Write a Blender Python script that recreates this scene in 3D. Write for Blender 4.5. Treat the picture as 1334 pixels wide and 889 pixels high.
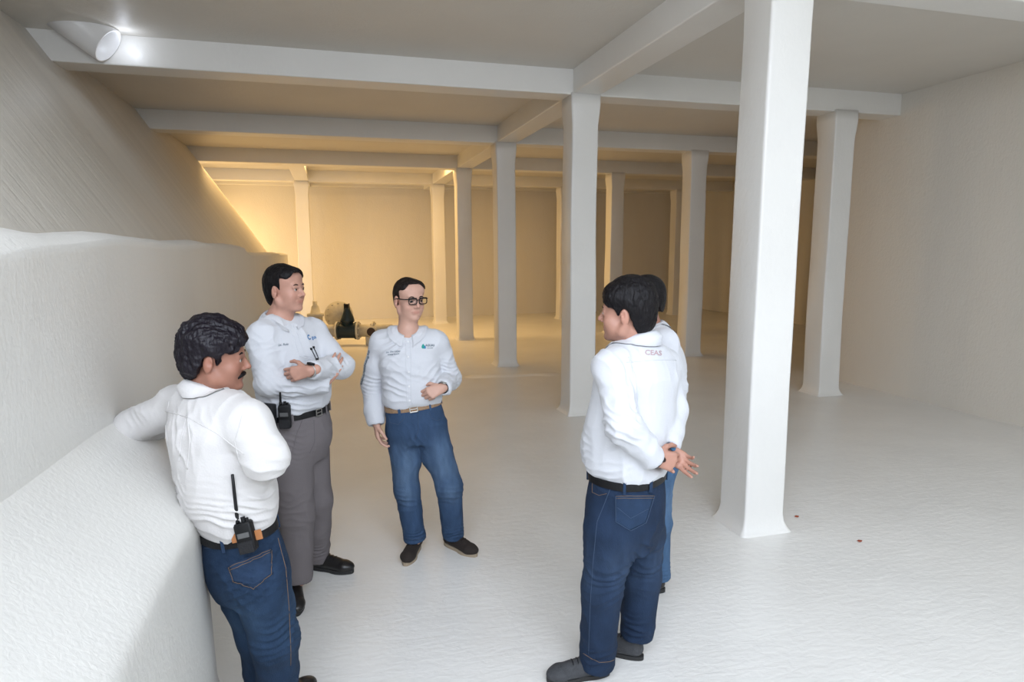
import bpy, bmesh, math, random
import numpy as np
from mathutils import Vector, Matrix
from mathutils.bvhtree import BVHTree
for o in list(bpy.data.objects): bpy.data.objects.remove(o)
scn = bpy.context.scene
COL = scn.collection
random.seed(4)

# ------------------------------------------------------------------ camera, light, exposure
CF, PITCH, YAW, ROLL, HC = 836.8, 0.141, 0.2745, -0.0049, 1.9
FW = np.array([math.sin(YAW)*math.cos(PITCH), math.cos(YAW)*math.cos(PITCH), -math.sin(PITCH)])
R0 = np.array([math.cos(YAW), -math.sin(YAW), 0.0]); U0 = np.cross(R0, FW)
RT = R0*math.cos(ROLL)+U0*math.sin(ROLL); UP = -R0*math.sin(ROLL)+U0*math.cos(ROLL)
cd = bpy.data.cameras.new('camera'); cam = bpy.data.objects.new('camera', cd); COL.objects.link(cam)
cd.sensor_width = 36; cd.lens = CF/1334*36; cd.clip_start = 0.05; cd.clip_end = 100
cam.matrix_world = Matrix(((RT[0], UP[0], -FW[0], 0), (RT[1], UP[1], -FW[1], 0), (RT[2], UP[2], -FW[2], HC), (0, 0, 0, 1)))
scn.camera = cam
scn.view_settings.view_transform = 'Standard'; scn.view_settings.look = 'None'
scn.view_settings.gamma = 1; scn.view_settings.use_curve_mapping = False
scn.view_settings.exposure = 0.0
w = bpy.data.worlds.new('sky'); scn.world = w; w.use_nodes = True
w.node_tree.nodes['Background'].inputs[0].default_value = (0.80, 0.90, 1.0, 1)
w.node_tree.nodes['Background'].inputs[1].default_value = 2.0

def area(name, loc, target, sx, sy, power, color, spread=math.pi):
    l = bpy.data.lights.new(name, 'AREA'); l.shape = 'RECTANGLE'; l.size = sx; l.size_y = sy
    l.energy = power; l.color = color; l.spread = spread
    o = bpy.data.objects.new(name, l); COL.objects.link(o); o.location = loc
    o.rotation_euler = (Vector(target)-Vector(loc)).to_track_quat('-Z', 'Y').to_euler()
    return o
area('hatch_daylight', (0.1, -1.4, 3.75), (1.6, 3.5, 0.4), 4.2, 2.6, 255, (0.80, 0.865, 1.0))
area('far_opening_light', (-2.93, 17.4, 1.7), (1.2, 17.7, 1.9), 0.9, 2.0, 62, (1.0, 0.66, 0.28))
area('back_warm_fill', (0.9, 14.3, 3.79), (0.9, 14.31, 0), 7.0, 0.9, 200, (1.0, 0.62, 0.23))  # added warm fill under the ceiling, hidden by the third beam; no opening there

FH = np.array([math.sin(YAW), math.cos(YAW), 0.0]); RH = np.array([math.cos(YAW), -math.sin(YAW), 0.0]); ZU = np.array([0, 0, 1.0])
def J(px, py, H):
    d = FW+RT*(px-667)/CF-UP*(py-444.5)/CF
    return np.array([0, 0, HC])+d*(H/(d@FH))

# ------------------------------------------------------------------ helpers
def unit(v):
    v = np.asarray(v, float); return v/np.linalg.norm(v)
def tag(o, label=None, cat=None, group=None, kind=None):
    if label: o['label'] = label
    if cat: o['category'] = cat
    if group: o['group'] = group
    if kind: o['kind'] = kind
    return o
def mesh_obj(name, V, Fc, mat, parent=None, smooth=True):
    me = bpy.data.meshes.new(name)
    me.from_pydata([tuple(map(float, v)) for v in V], [], [tuple(map(int, f)) for f in Fc]); me.update()
    if smooth: me.polygons.foreach_set('use_smooth', [True]*len(me.polygons))
    if mat: me.materials.append(mat)
    o = bpy.data.objects.new(name, me); COL.objects.link(o)
    if parent: attach(o, parent)
    return o
def bm_obj(name, bm, mat, parent=None, smooth=False):
    me = bpy.data.meshes.new(name); bmesh.ops.recalc_face_normals(bm, faces=bm.faces); bm.to_mesh(me); bm.free()
    if smooth: me.polygons.foreach_set('use_smooth', [True]*len(me.polygons))
    if mat: me.materials.append(mat)
    o = bpy.data.objects.new(name, me); COL.objects.link(o)
    if parent: attach(o, parent)
    return o
def attach(o, parent):
    o.parent = parent
    loc = Vector((0, 0, 0)); p = parent
    while p: loc += p.location; p = p.parent
    o.location = -loc                      # geometry is written in world coordinates
def empty(name, loc):
    o = bpy.data.objects.new(name, None); COL.objects.link(o); o.location = tuple(map(float, loc)); o.empty_display_size = .1; return o
def add_box(bm, lo, hi, bev=0.0, seg=2):
    r = bmesh.ops.create_cube(bm, size=1.0)
    vs = r['verts']
    for v in vs:
        v.co = Vector([lo[i]+(hi[i]-lo[i])*(v.co[i]+.5) for i in range(3)])
    if bev:
        es = list({e for v in vs for e in v.link_edges})
        bmesh.ops.bevel(bm, geom=es, offset=bev, segments=seg, affect='EDGES', profile=.5)
def add_tube(bm, pts, rad, n=12, cap=True):
    pts = [np.asarray(p, float) for p in pts]; rads = rad if hasattr(rad, '__len__') else [rad]*len(pts)
    rings = []; prev = None
    for i, p in enumerate(pts):
        t = unit(pts[min(i+1, len(pts)-1)]-pts[max(i-1, 0)])
        if prev is None: a = unit(np.cross(t, [0, 0, 1] if abs(t[2]) < .9 else [1, 0, 0]))
        else: a = unit(prev-t*(prev@t))
        prev = a; b = np.cross(t, a)
        rings.append([bm.verts.new(tuple(p+rads[i]*(a*math.cos(k*2*math.pi/n)+b*math.sin(k*2*math.pi/n)))) for k in range(n)])
    for r0, r1 in zip(rings, rings[1:]):
        for k in range(n): bm.faces.new((r0[k], r0[(k+1) % n], r1[(k+1) % n], r1[k]))
    if cap:
        bm.faces.new(rings[0][::-1]); bm.faces.new(rings[-1])
def frame_box(bm, c, ax, half, bev=0.0, seg=2):
    """box with centre c, axes rows ax, half sizes"""
    r = bmesh.ops.create_cube(bm, size=2.0); vs = r['verts']
    for v in vs:
        q = np.array(c)+ax[0]*half[0]*v.co[0]+ax[1]*half[1]*v.co[1]+ax[2]*half[2]*v.co[2]
        v.co = Vector(tuple(q))
    if bev:
        es = list({e for v in vs for e in v.link_edges})
        bmesh.ops.bevel(bm, geom=es, offset=bev, segments=seg, affect='EDGES', profile=.5)

def hash3(ix, iy, iz, seed):
    h = (ix*374761393+iy*668265263+iz*2147483647+seed*974711) & 0x7fffffff
    h = ((h ^ (h >> 13))*1274126177) & 0x7fffffff
    return ((h ^ (h >> 16)) & 0xffff)/65535.0
def noise3(P, seed=0):
    P = np.asarray(P, float); I = np.floor(P).astype(np.int64); f = P-I; f = f*f*(3-2*f); r = 0
    for dx in (0, 1):
        for dy in (0, 1):
            for dz in (0, 1):
                wgt = (f[:, 0] if dx else 1-f[:, 0])*(f[:, 1] if dy else 1-f[:, 1])*(f[:, 2] if dz else 1-f[:, 2])
                r = r+wgt*hash3(I[:, 0]+dx, I[:, 1]+dy, I[:, 2]+dz, seed)
    return r*2-1
def fbm(P, seed=0, n=3):
    return sum(noise3(P*2**i, seed+i)*.5**i for i in range(n))

# ------------------------------------------------------------------ materials
def nm(name):
    m = bpy.data.materials.new(name); m.use_nodes = True; return m, m.node_tree.nodes, m.node_tree.links, m.node_tree.nodes['Principled BSDF']
def plain(name, col, rough=.5, metal=0, bump=0, scale=200, sheen=0, var=0, vscale=6, stretch=(1, 1, 1), coat=0, attr=None, spec=.5):
    m, N, L, B = nm(name)
    B.inputs['Roughness'].default_value = rough; B.inputs['Metallic'].default_value = metal
    B.inputs['Sheen Weight'].default_value = sheen; B.inputs['Coat Weight'].default_value = coat
    B.inputs['Specular IOR Level'].default_value = spec
    B.inputs['Base Color'].default_value = (*col, 1)
    tc = N.new('ShaderNodeTexCoord'); mp = N.new('ShaderNodeMapping'); mp.inputs['Scale'].default_value = stretch
    L.new(tc.outputs['Object'], mp.inputs[0])
    src = None
    if attr:
        a = N.new('ShaderNodeVertexColor'); a.layer_name = attr; src = a.outputs[0]; L.new(src, B.inputs['Base Color'])
    if var:
        n = N.new('ShaderNodeTexNoise'); n.inputs['Scale'].default_value = vscale; n.inputs['Detail'].default_value = 5
        L.new(mp.outputs[0], n.inputs['Vector'])
        mr = N.new('ShaderNodeMapRange'); mr.inputs[1].default_value = .3; mr.inputs[2].default_value = .7; mr.inputs[3].default_value = 1-var; mr.inputs[4].default_value = 1+var
        L.new(n.outputs[0], mr.inputs[0])
        mx = N.new('ShaderNodeVectorMath'); mx.operation = 'SCALE'
        if src: L.new(src, mx.inputs[0])
        else: mx.inputs[0].default_value = col
        L.new(mr.outputs[0], mx.inputs['Scale']); L.new(mx.outputs[0], B.inputs['Base Color'])
    if bump:
        n2 = N.new('ShaderNodeTexNoise'); n2.inputs['Scale'].default_value = scale; n2.inputs['Detail'].default_value = 4
        L.new(mp.outputs[0], n2.inputs['Vector'])
        b = N.new('ShaderNodeBump'); b.inputs['Strength'].default_value = bump; b.inputs['Distance'].default_value = .01
        L.new(n2.outputs[0], b.inputs['Height']); L.new(b.outputs[0], B.inputs['Normal'])
    return m

def coating(name, col, rough, bumps, streak=None, mottle=.02):
    """thick sprayed lining paint; bumps = list of (scale, strength, stretch)"""
    m, N, L, B = nm(name)
    B.inputs['Roughness'].default_value = rough
    tc = N.new('ShaderNodeTexCoord'); last = None
    for sc, st, stx in bumps:
        mp = N.new('ShaderNodeMapping'); mp.inputs['Scale'].default_value = stx; L.new(tc.outputs['Object'], mp.inputs[0])
        n = N.new('ShaderNodeTexNoise'); n.inputs['Scale'].default_value = sc; n.inputs['Detail'].default_value = 5; n.inputs['Distortion'].default_value = .6
        L.new(mp.outputs[0], n.inputs['Vector'])
        b = N.new('ShaderNodeBump'); b.inputs['Strength'].default_value = st; b.inputs['Distance'].default_value = .02
        L.new(n.outputs[0], b.inputs['Height'])
        if last: L.new(last.outputs[0], b.inputs['Normal'])
        last = b
    if last: L.new(last.outputs[0], B.inputs['Normal'])
    mp = N.new('ShaderNodeMapping'); mp.inputs['Scale'].default_value = streak or (1, 1, 1); L.new(tc.outputs['Object'], mp.inputs[0])
    n = N.new('ShaderNodeTexNoise'); n.inputs['Scale'].default_value = 1.6; n.inputs['Detail'].default_value = 6
    L.new(mp.outputs[0], n.inputs['Vector'])
    mr = N.new('ShaderNodeMapRange'); mr.inputs[1].default_value = .3; mr.inputs[2].default_value = .7; mr.inputs[3].default_value = 1-mottle; mr.inputs[4].default_value = 1+mottle
    L.new(n.outputs[0], mr.inputs[0])
    mx = N.new('ShaderNodeVectorMath'); mx.operation = 'SCALE'; mx.inputs[0].default_value = col
    L.new(mr.outputs[0], mx.inputs['Scale']); L.new(mx.outputs[0], B.inputs['Base Color'])
    return m
PAINT = (.74, .705, .64)
M_floor = coating('floor_coating', (.80, .785, .75), .32, [(3, .16, (1, 2.6, 1)), (14, .16, (1, 2.4, 1))], None, .035)
M_wall = coating('wall_coating', PAINT, .45, [(3, .25, (1, 1, .35)), (40, .25, (1, 1, .6))], (2, 2, .4), .02)
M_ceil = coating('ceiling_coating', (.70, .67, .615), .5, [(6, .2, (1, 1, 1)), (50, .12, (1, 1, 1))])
M_bank = coating('bank_coating', PAINT, .45, [(3, .30, (.25, 4, .25)), (60, .12, (.4, 1, .4))], (.3, 5, .3), .05)
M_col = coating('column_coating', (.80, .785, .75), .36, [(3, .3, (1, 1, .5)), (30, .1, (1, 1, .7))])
M_low = coating('low_wall_coating', (.72, .705, .665), .42, [(2.0, .3, (1, 1, .5)), (60, .13, (1, 1, .6))], (2, 2, .4), .02)
M_speck = plain('red_chip', (.35, .07, .03), .6)

# ------------------------------------------------------------------ the tank shell
ZB, ZC = 3.56, 3.82
YB = [3.5+3.28*i for i in range(5)]
XA, XB, XC, XZ = 2.77, 6.22, 9.70, -0.56
YN, YF, XR, XRR, XL = -3.6, 18.3, 7.03, 11.4, -3.1
def grid_obj(name, fn, nu, nv, mat, smooth=True, flip=False):
    V = []; Fc = []
    for i in range(nu+1):
        for j in range(nv+1): V.append(fn(i/nu, j/nv))
    for i in range(nu):
        for j in range(nv):
            q = (i*(nv+1)+j, (i+1)*(nv+1)+j, (i+1)*(nv+1)+j+1, i*(nv+1)+j+1)
            Fc.append(q[::-1] if flip else q)
    return mesh_obj(name, V, Fc, mat, smooth=smooth)
def slab(name, lo, hi, mat, kind='structure', label=None):
    bm = bmesh.new(); add_box(bm, lo, hi); o = bm_obj(name, bm, mat); tag(o, label, kind=kind); return o
nz = np.random.RandomState(2)
fl = grid_obj('floor', lambda u, v: (-3.3+15*u, YN+22.2*v, .006*float(noise3([[u*22, v*34, 0]])[0])), 150, 220, M_floor)
tag(fl, kind='structure')
sm = fl.modifiers.new('thickness', 'SOLIDIFY'); sm.thickness = .2; sm.offset = -1
# ceiling: closed from the second bay on, open hatch over the camera
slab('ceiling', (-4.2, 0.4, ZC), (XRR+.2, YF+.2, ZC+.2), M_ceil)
slab('wall_back', (XL-1, YF, -.2), (XRR+.2, YF+.2, ZC), M_wall)
slab('wall_right', (XR, YN, -.2), (XR+.25, 8.1, ZC), M_wall)
slab('wall_far_right', (XRR, 7.3, -.2), (XRR+.2, YF, ZC), M_wall)
slab('wall_right_return', (XR+.25, 7.85, -.2), (XRR+.2, 8.1, ZC), M_wall)
slab('wall_front', (-4.2, YN-.2, -.2), (XR+.25, YN, ZC), M_wall)
slab('wall_far_left', (-3.2, 13.45, -.2), (-3.0, YF, ZC), M_wall)
slab('wall_left_return', (-4.3, 13.25, 1.0), (-2.95, 13.45, ZC), M_wall)
# sloping bank on the left
def bank(u, v):
    y = YN+(13.42-YN)*u; z = 1.6+(ZC+.1-1.6)*v; x = -2.62+(3.55-z)*.66
    return (x+.012*float(noise3([[y*1.3, z*.4, 3.]])[0]), y, z)
bk = grid_obj('wall_left', bank, 90, 30, M_bank); tag(bk, kind='structure')
s_ = bk.modifiers.new('thickness', 'SOLIDIFY'); s_.thickness = .3; s_.offset = -1
bk.data.flip_normals()
s_.offset = -1

# low wall in front of the bank, with a rough top and the sloping haunch at its foot
def low_wall():
    V = []; Fc = []; ny = 140; prof = 14
    for i in range(ny+1):
        t = i/ny; y = -3.4+(13.75+3.4)*t
        top = 1.972-.0032*(y-2.9) if y > 2.9 else 1.942+.030*max(0, (y-1.2)/1.7)
        if y > 6.9: top -= .07*min(1, (y-6.9)/.45)
        top += .010*float(noise3([[y*1.7, 0, 7.]])[0])+.004*float(noise3([[y*7, 0, 9.]])[0])
        if y < 2.9: top += .018*math.exp(-((y-2.15)/.28)**2)
        xf = -.80-.03*max(0, min(1, (2.87-y)/1.6))**1.0
        xf += .006*float(noise3([[y*1.1, 4, 0.]])[0])
        ht = min(1.0, max(0.0, (y+3.6)/.1))
        rim = .03+.05*math.exp(-((y-1.95)/.35)**2)+.015*(y < 1.6)
        pts = [(xf, 0), (xf, .5), (xf, 1.0), (xf, 1.4), (xf, 1.8), (xf, top-rim-.03), (xf, top-rim*1.0), (xf-.008, top-rim*.86), (xf-.05, top-rim*.35), (xf-.10, top), (xf-.2, top-.004), (xf-.24, top-.03), (xf-.25, 1.0), (xf-.25, 0)]
        for (x, z) in pts: V.append((x, y, z))
    for i in range(ny):
        for j in range(prof-1):
            a = i*prof+j; Fc.append((a, a+prof, a+prof+1, a+1))
    for i in (0, ny):
        k = len(V); V += [V[i*prof+j] for j in range(prof)]; Fc.append(tuple(range(k, k+prof)))
    o = mesh_obj('low_wall', V, Fc, M_low)
    return o
lw = low_wall()
bm = bmesh.new(); bm.from_mesh(lw.data); bmesh.ops.recalc_face_normals(bm, faces=bm.faces); bm.to_mesh(lw.data); bm.free()
tag(lw, 'long cream low wall with a rough bright top edge, standing in front of the sloping bank', 'wall')
def haunch():
    V = []; Fc = []; ys = np.concatenate([np.linspace(-3.4, 2.2, 40), np.linspace(2.25, 2.95, 22)]); prof = 15
    for y in ys:
        e = max(0.0, (y-2.30)/.62); e = min(1, e)
        s = math.sqrt(max(0, 1-e**2.4)) if e > 0 else 1.0
        x4 = -.488-.0*(1-s); zi = 1.262-.04*(1-s); z4 = .97*(.35+.65*s)
        xo = -.82+(x4+.82)*max(s, .04)
        z4 = zi-(zi-.97)*1.0 if e == 0 else (zi-(zi-.97)*s)
        P = [(-.87, zi+.065*s), (-.80, zi)]
        for k in range(1, 5): P.append((-.80+(xo+.80)*k/6, zi-(zi-z4)*k/6))
        P += [(xo-.06*s, z4+.056*s), (xo-.035*s, z4+.033*s), (xo-.014*s, z4+.012*s), (xo-.004*s, z4-.004), (xo-.001*s, z4-.025), (xo+.001*s, z4-.05), (xo+.002*s, z4-.09), (xo+.004*s, z4-.18), (xo+.008*s, .6*min(1, z4)), (xo+.010*s, .4*min(1, z4)), (xo+.012*s, .22), (xo+.035*s+.01, .07), (xo+.09*s+.02, .0), (-.86, .0)]
        n = .004
        for j, (x, z) in enumerate(P):
            V.append((x+n*float(noise3([[y*3, j*.5, 2.]])[0]), y, z))
    prof = len(P)
    for i in range(len(ys)-1):
        for j in range(prof-1):
            a = i*prof+j; Fc.append((a, a+prof, a+prof+1, a+1))
    Fc.append(tuple(range(prof))); Fc.append(tuple((len(ys)-1)*prof+j for j in range(prof))[::-1])
    o = mesh_obj('sloping_haunch', V, Fc, M_low)
    bm = bmesh.new(); bm.from_mesh(o.data); bmesh.ops.recalc_face_normals(bm, faces=bm.faces); bm.to_mesh(o.data); bm.free()
    return o
tag(haunch(), kind='structure')
bpy.data.objects['sloping_haunch'].name = 'trim_1'

# columns
def column(x, y, label, wd=.315, amp=1.0):
    zs = [-.04, .0, .012, .03, .06, .11, .2, .4, .7, 1., 1.3, 1.6, 1.9, 2.2, 2.5, 2.8, 3.05, 3.25, 3.38, 3.46, ZB+.02]
    V = []; Fc = []; n = 24
    sd = int(x*7+y*13)
    for z in zs:
        t = max(0, 1-z/.13); fl_ = .045*t**2.6 if z > 0 else .048
        cap = .018*max(0, min(1, (z-3.30)/.12))*amp
        hx = wd/2*(1-.03*z/3.5)+fl_+cap; hy = hx
        ox = .008*float(noise3([[z*.9, sd, 0.]])[0]); oy = .008*float(noise3([[z*.9, sd, 5.]])[0])
        r = .022+.5*fl_
        for k in range(n):
            q = k//6; a = (k % 6)/5*math.pi/2+q*math.pi/2
            cx = (hx-r)*(1 if q in (0, 3) else -1); cy = (hy-r)*(1 if q in (0, 1) else -1)
            wob = .003*float(noise3([[z*2.1, k*.7, sd*1.]])[0])
            V.append((x-.016+ox+cx+(r+wob)*math.cos(a), y+wd/2+oy+cy+(r+wob)*math.sin(a), z))
    for i in range(len(zs)-1):
        for k in range(n):
            a = i*n+k; b = i*n+(k+1) % n; Fc.append((a, b, b+n, a+n))
    Fc.append(tuple(range(n))[::-1]); Fc.append(tuple((len(zs)-1)*n+k for k in range(n)))
    o = mesh_obj('column', V, Fc, M_col)
    for e in range(1): pass
    tag(o, label, 'column', 'square cream columns of the tank')
    return o
column(XA, YB[0], 'big nearest cream square column, right of the man with clasped hands', .305, .15)
column(XA, YB[1], 'cream square column just left of the man with clasped hands, second in its row')
column(XA, YB[2], 'cream square column, third of the middle row, right of the man in glasses')
column(XA, YB[3], 'cream square column, fourth of the middle row, shaded')
column(XA, YB[4], 'hindmost cream column of the middle row, above the right shoulder line of the man in glasses')
column(XB, YB[1], 'cream square column right behind the big nearest column, next to the right wall')
column(XB, YB[2], 'cream square column seen between the two men on the right and the big nearest column')
column(XB, YB[3], 'shaded cream column rising behind the head of the man with clasped hands')
column(XB, YB[4], 'far column showing as an orange strip left of the second column of the middle row')
column(XC, YB[4], 'farthest thin ochre column right of the two heads on the right')
column(XC, YB[3], 'far cream column hidden behind the big nearest column')
column(XZ, YB[4], 'far left ochre column rising behind the head of the man with crossed arms')

# beams
def beam(lo, hi, label):
    bm = bmesh.new(); add_box(bm, lo, hi, .012, 2)
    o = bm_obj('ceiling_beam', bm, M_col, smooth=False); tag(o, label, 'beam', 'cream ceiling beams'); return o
def bankx(z): return -2.62+(3.55-z)*.66
ords = ['nearest cream cross beam at the top right corner', 'long cream cross beam below the white pipe stub', 'second long cross beam behind the one with the pipe stub', 'third long cross beam, shaded, at the top of the bright ochre wall', 'farthest cross beam in front of the bright ochre wall']
for i, y in enumerate(YB):
    x0 = bankx(ZB)-.1 if i < 4 else -3.0
    if i == 0: beam((XB-3.1, y+.03, ZB), (XR+.02, y+.34, ZC+.03), ords[0])
    else: beam((x0, y+.01, ZB), (XR+.02 if i == 1 else XRR, y+.33, ZC+.03), ords[i])
for x, l, y0 in ((XA, 'cream ceiling beam running away over the middle row of columns', 2.2), (XZ, 'short far left ceiling beam ending on the bright ochre wall', 13.5)):
    beam((x-.16, y0, ZB+.012), (x+.16, YF+.01, ZC+.03), l)
# plaster seam along the top of the back wall
beam((-3.0, YF-.12, 3.60), (XRR, YF+.01, ZC+.03), 'thin cream edge beam along the top of the back wall')

# ------------------------------------------------------------------ distance fields -> meshes
def smin(a, b, k):
    h = np.clip(.5+.5*(b-a)/k, 0, 1); return b+(a-b)*h-k*h*(1-h)
class Field:
    def __init__(s, lo, hi, h):
        s.lo = np.array(lo, float); s.h = h; s.n = np.ceil((np.array(hi)-s.lo)/h).astype(int)+1
        s.F = np.full(s.n, 1.0, np.float32)
    def sub(s, lo, hi):
        a = np.clip(np.floor((lo-s.lo)/s.h).astype(int), 0, s.n-1); b = np.clip(np.ceil((hi-s.lo)/s.h).astype(int)+1, 0, s.n)
        if np.any(b-a < 2): return None, None
        g = [(s.lo[i]+s.h*np.arange(a[i], b[i])).astype(np.float32) for i in range(3)]
        X, Y, Z = np.meshgrid(*g, indexing='ij')
        return (slice(a[0], b[0]), slice(a[1], b[1]), slice(a[2], b[2])), np.stack([X, Y, Z], -1)
    def put(s, fn, lo, hi, k, cut=False):
        m = k+.02; sl, P = s.sub(np.asarray(lo)-m, np.asarray(hi)+m)
        if sl is None: return
        d = fn(P)
        if cut: s.F[sl] = -smin(-s.F[sl], d, k)
        else: s.F[sl] = smin(s.F[sl], d, k)
    def cone(s, a, b, ra, rb, k=.02, flat=None, cut=False):
        a = np.asarray(a, np.float32); b = np.asarray(b, np.float32)
        def fn(P):
            p = P-a; ab = b-a
            if flat is not None:
                n = unit(flat[0]).astype(np.float32); q = flat[1]-1
                p = p+(p@n)[..., None]*n*q; ab = ab+(ab@n)*n*q
            L2 = float(ab@ab)+1e-9; t = np.clip(p@ab/L2, 0, 1)
            d = np.linalg.norm(p-t[..., None]*ab, axis=-1)-(ra+(rb-ra)*t)
            return d/(flat[1] if flat is not None and flat[1] > 1 else 1)
        R = max(ra, rb)*(1 if flat is None or flat[1] >= 1 else 1/flat[1])
        s.put(fn, np.minimum(a, b)-R, np.maximum(a, b)+R, k, cut)
    def ell(s, c, ax, r, k=.02, cut=False):
        c = np.asarray(c, np.float32); A = np.asarray(ax, np.float32); r = np.asarray(r, np.float32)
        def fn(P):
            q = (P-c)@A.T; k0 = np.linalg.norm(q/r, axis=-1); k1 = np.linalg.norm(q/r**2, axis=-1)+1e-6
            return k0*(k0-1)/k1
        s.put(fn, c-r.max(), c+r.max(), k, cut)
    def mesh(s):
        F = s.F; S = F < 0; nx, ny, nz_ = F.shape
        cnt = np.zeros((nx-1, ny-1, nz_-1), np.int8)
        for dx in (0, 1):
            for dy in (0, 1):
                for dz in (0, 1): cnt += S[dx:nx-1+dx, dy:ny-1+dy, dz:nz_-1+dz]
        act = np.argwhere((cnt > 0) & (cnt < 8)); idx = np.full(cnt.shape, -1, np.int64)
        idx[act[:, 0], act[:, 1], act[:, 2]] = np.arange(len(act))
        corners = [(dx, dy, dz) for dx in (0, 1) for dy in (0, 1) for dz in (0, 1)]
        val = {c: F[act[:, 0]+c[0], act[:, 1]+c[1], act[:, 2]+c[2]] for c in corners}
        pos = np.zeros((len(act), 3)); num = np.zeros(len(act))
        for c in corners:
            for ax in range(3):
                if c[ax] == 0:
                    c2 = list(c); c2[ax] = 1; c2 = tuple(c2); va, vb = val[c], val[c2]
                    m = (va < 0) != (vb < 0); t = np.where(m, va/np.where(m, va-vb, 1), 0)
                    p = np.tile(np.array(c, float), (len(act), 1)); p[:, ax] = t
                    pos += p*m[:, None]; num += m
        V = s.lo+s.h*(act+pos/num[:, None]); Fs = []
        for ax in range(3):
            o1, o2 = (ax+1) % 3, (ax+2) % 3
            sl0 = [slice(None)]*3; sl1 = [slice(None)]*3; sl0[ax] = slice(0, -1); sl1[ax] = slice(1, None)
            A, B = S[tuple(sl0)], S[tuple(sl1)]; E_ = np.argwhere(A != B)
            ok = np.ones(len(E_), bool)
            for o in (o1, o2): ok &= (E_[:, o] > 0) & (E_[:, o] < F.shape[o]-1)
            E_ = E_[ok]; sgn = A[E_[:, 0], E_[:, 1], E_[:, 2]]
            q = []
            for (a, b) in ((1, 1), (0, 1), (0, 0), (1, 0)):
                e = E_.copy(); e[:, o1] -= a; e[:, o2] -= b; q.append(idx[e[:, 0], e[:, 1], e[:, 2]])
            q = np.stack(q, 1); q[~sgn] = q[~sgn][:, ::-1]; Fs.append(q)
        return V, np.concatenate(Fs)
def vnormals(V, Fc):
    a, b, c, d = (V[Fc[:, i]] for i in range(4)); n = np.cross(c-a, d-b); N = np.zeros_like(V)
    for i in range(4):
        for j in range(3): N[:, j] += np.bincount(Fc[:, i], n[:, j], len(V))
    return N/(np.linalg.norm(N, axis=1)[:, None]+1e-12)
def relax(V, Fc, it=1, f=.5):
    for _ in range(it):
        A = np.zeros_like(V); c = np.zeros(len(V))
        for i in range(4):
            for j in (1, 3):
                for ax in range(3): A[:, ax] += np.bincount(Fc[:, i], V[Fc[:, (i+j) % 4], ax], len(V))
                c += np.bincount(Fc[:, i], minlength=len(V))
        V = V+(A/np.maximum(c, 1)[:, None]-V)*f
    return V
def field_obj(name, V, Fc, mat, parent, colors=None):
    me = bpy.data.meshes.new(name); me.vertices.add(len(V)); me.vertices.foreach_set('co', V.astype(np.float32).ravel())
    me.loops.add(len(Fc)*4); me.loops.foreach_set('vertex_index', Fc.astype(np.int32).ravel())
    me.polygons.add(len(Fc)); me.polygons.foreach_set('loop_start', np.arange(0, len(Fc)*4, 4, dtype=np.int32))
    me.update(calc_edges=True); me.polygons.foreach_set('use_smooth', [True]*len(Fc))
    if colors is not None:
        ca = me.color_attributes.new('Col', 'FLOAT_COLOR', 'POINT'); ca.data.foreach_set('color', np.concatenate([colors, np.ones((len(V), 1))], 1).astype(np.float32).ravel())
    me.materials.append(mat); o = bpy.data.objects.new(name, me); COL.objects.link(o); attach(o, parent)
    return o

def make_stack(secs, k_cap=.015, grow=0.0, n=2.4):
    """secs: list of (centre, lateral, a, b) along a spine; returns (fn, lo, hi, sampler)"""
    C = np.array([s[0] for s in secs]); Lt = np.array([unit(s[1]) for s in secs]); A = np.array([s[2] for s in secs])+grow; B = np.array([s[3] for s in secs])+grow
    ax = unit(C[-1]-C[0]); S = (C-C[0])@ax
    ts = np.linspace(S[0], S[-1], 60)
    def hermite(y):
        y = np.asarray(y, float); m = np.gradient(y, S, axis=0) if len(S) > 2 else np.zeros_like(y)
        out = []
        for t in ts:
            i = min(max(np.searchsorted(S, t)-1, 0), len(S)-2); h = S[i+1]-S[i]; u = (t-S[i])/h
            out.append((2*u**3-3*u**2+1)*y[i]+(u**3-2*u*u+u)*h*m[i]+(3*u*u-2*u**3)*y[i+1]+(u**3-u*u)*h*m[i+1])
        return np.array(out)
    Cc, Ll, Aa, Bb = hermite(C), hermite(Lt), hermite(A), hermite(B)
    def at(sv):
        ip = lambda y: np.interp(sv, ts, y)
        c = np.stack([ip(Cc[:, i]) for i in range(3)], -1); l = np.stack([ip(Ll[:, i]) for i in range(3)], -1)
        l = l-(l@ax)[..., None]*ax; l = l/np.linalg.norm(l, axis=-1, keepdims=True)
        return c, l, np.cross(l, ax), ip(Aa), ip(Bb)
    def fn(P):
        s = (P-C[0])@ax; c, l, f, a, b = at(np.clip(s, S[0], S[-1]))
        q = P-c; x = np.abs((q*l).sum(-1))/a; y = np.abs((q*f).sum(-1))/b
        r = (x**n+y**n)**(1/n); d = (r-1)*np.minimum(a, b)
        return -smin(-d, -np.maximum(S[0]-s, s-S[-1]), k_cap)
    R = max(A.max(), B.max())
    lo = C.min(0)-R; hi = C.max(0)+R; lo[2] = C[:, 2].min()-.08; hi[2] = C[:, 2].max()+.08
    def outline(sv, m, off=0.0):
        c, l, f, a, b = at(np.array(sv)); pts = []
        for k in range(m):
            t = 2*math.pi*k/m; ct, st = math.cos(t), math.sin(t)
            pts.append(c+l*np.sign(ct)*abs(ct)**(2/n)*(a+off)+f*np.sign(st)*abs(st)**(2/n)*(b+off))
        return pts, ax
    return fn, lo, hi, outline

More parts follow.
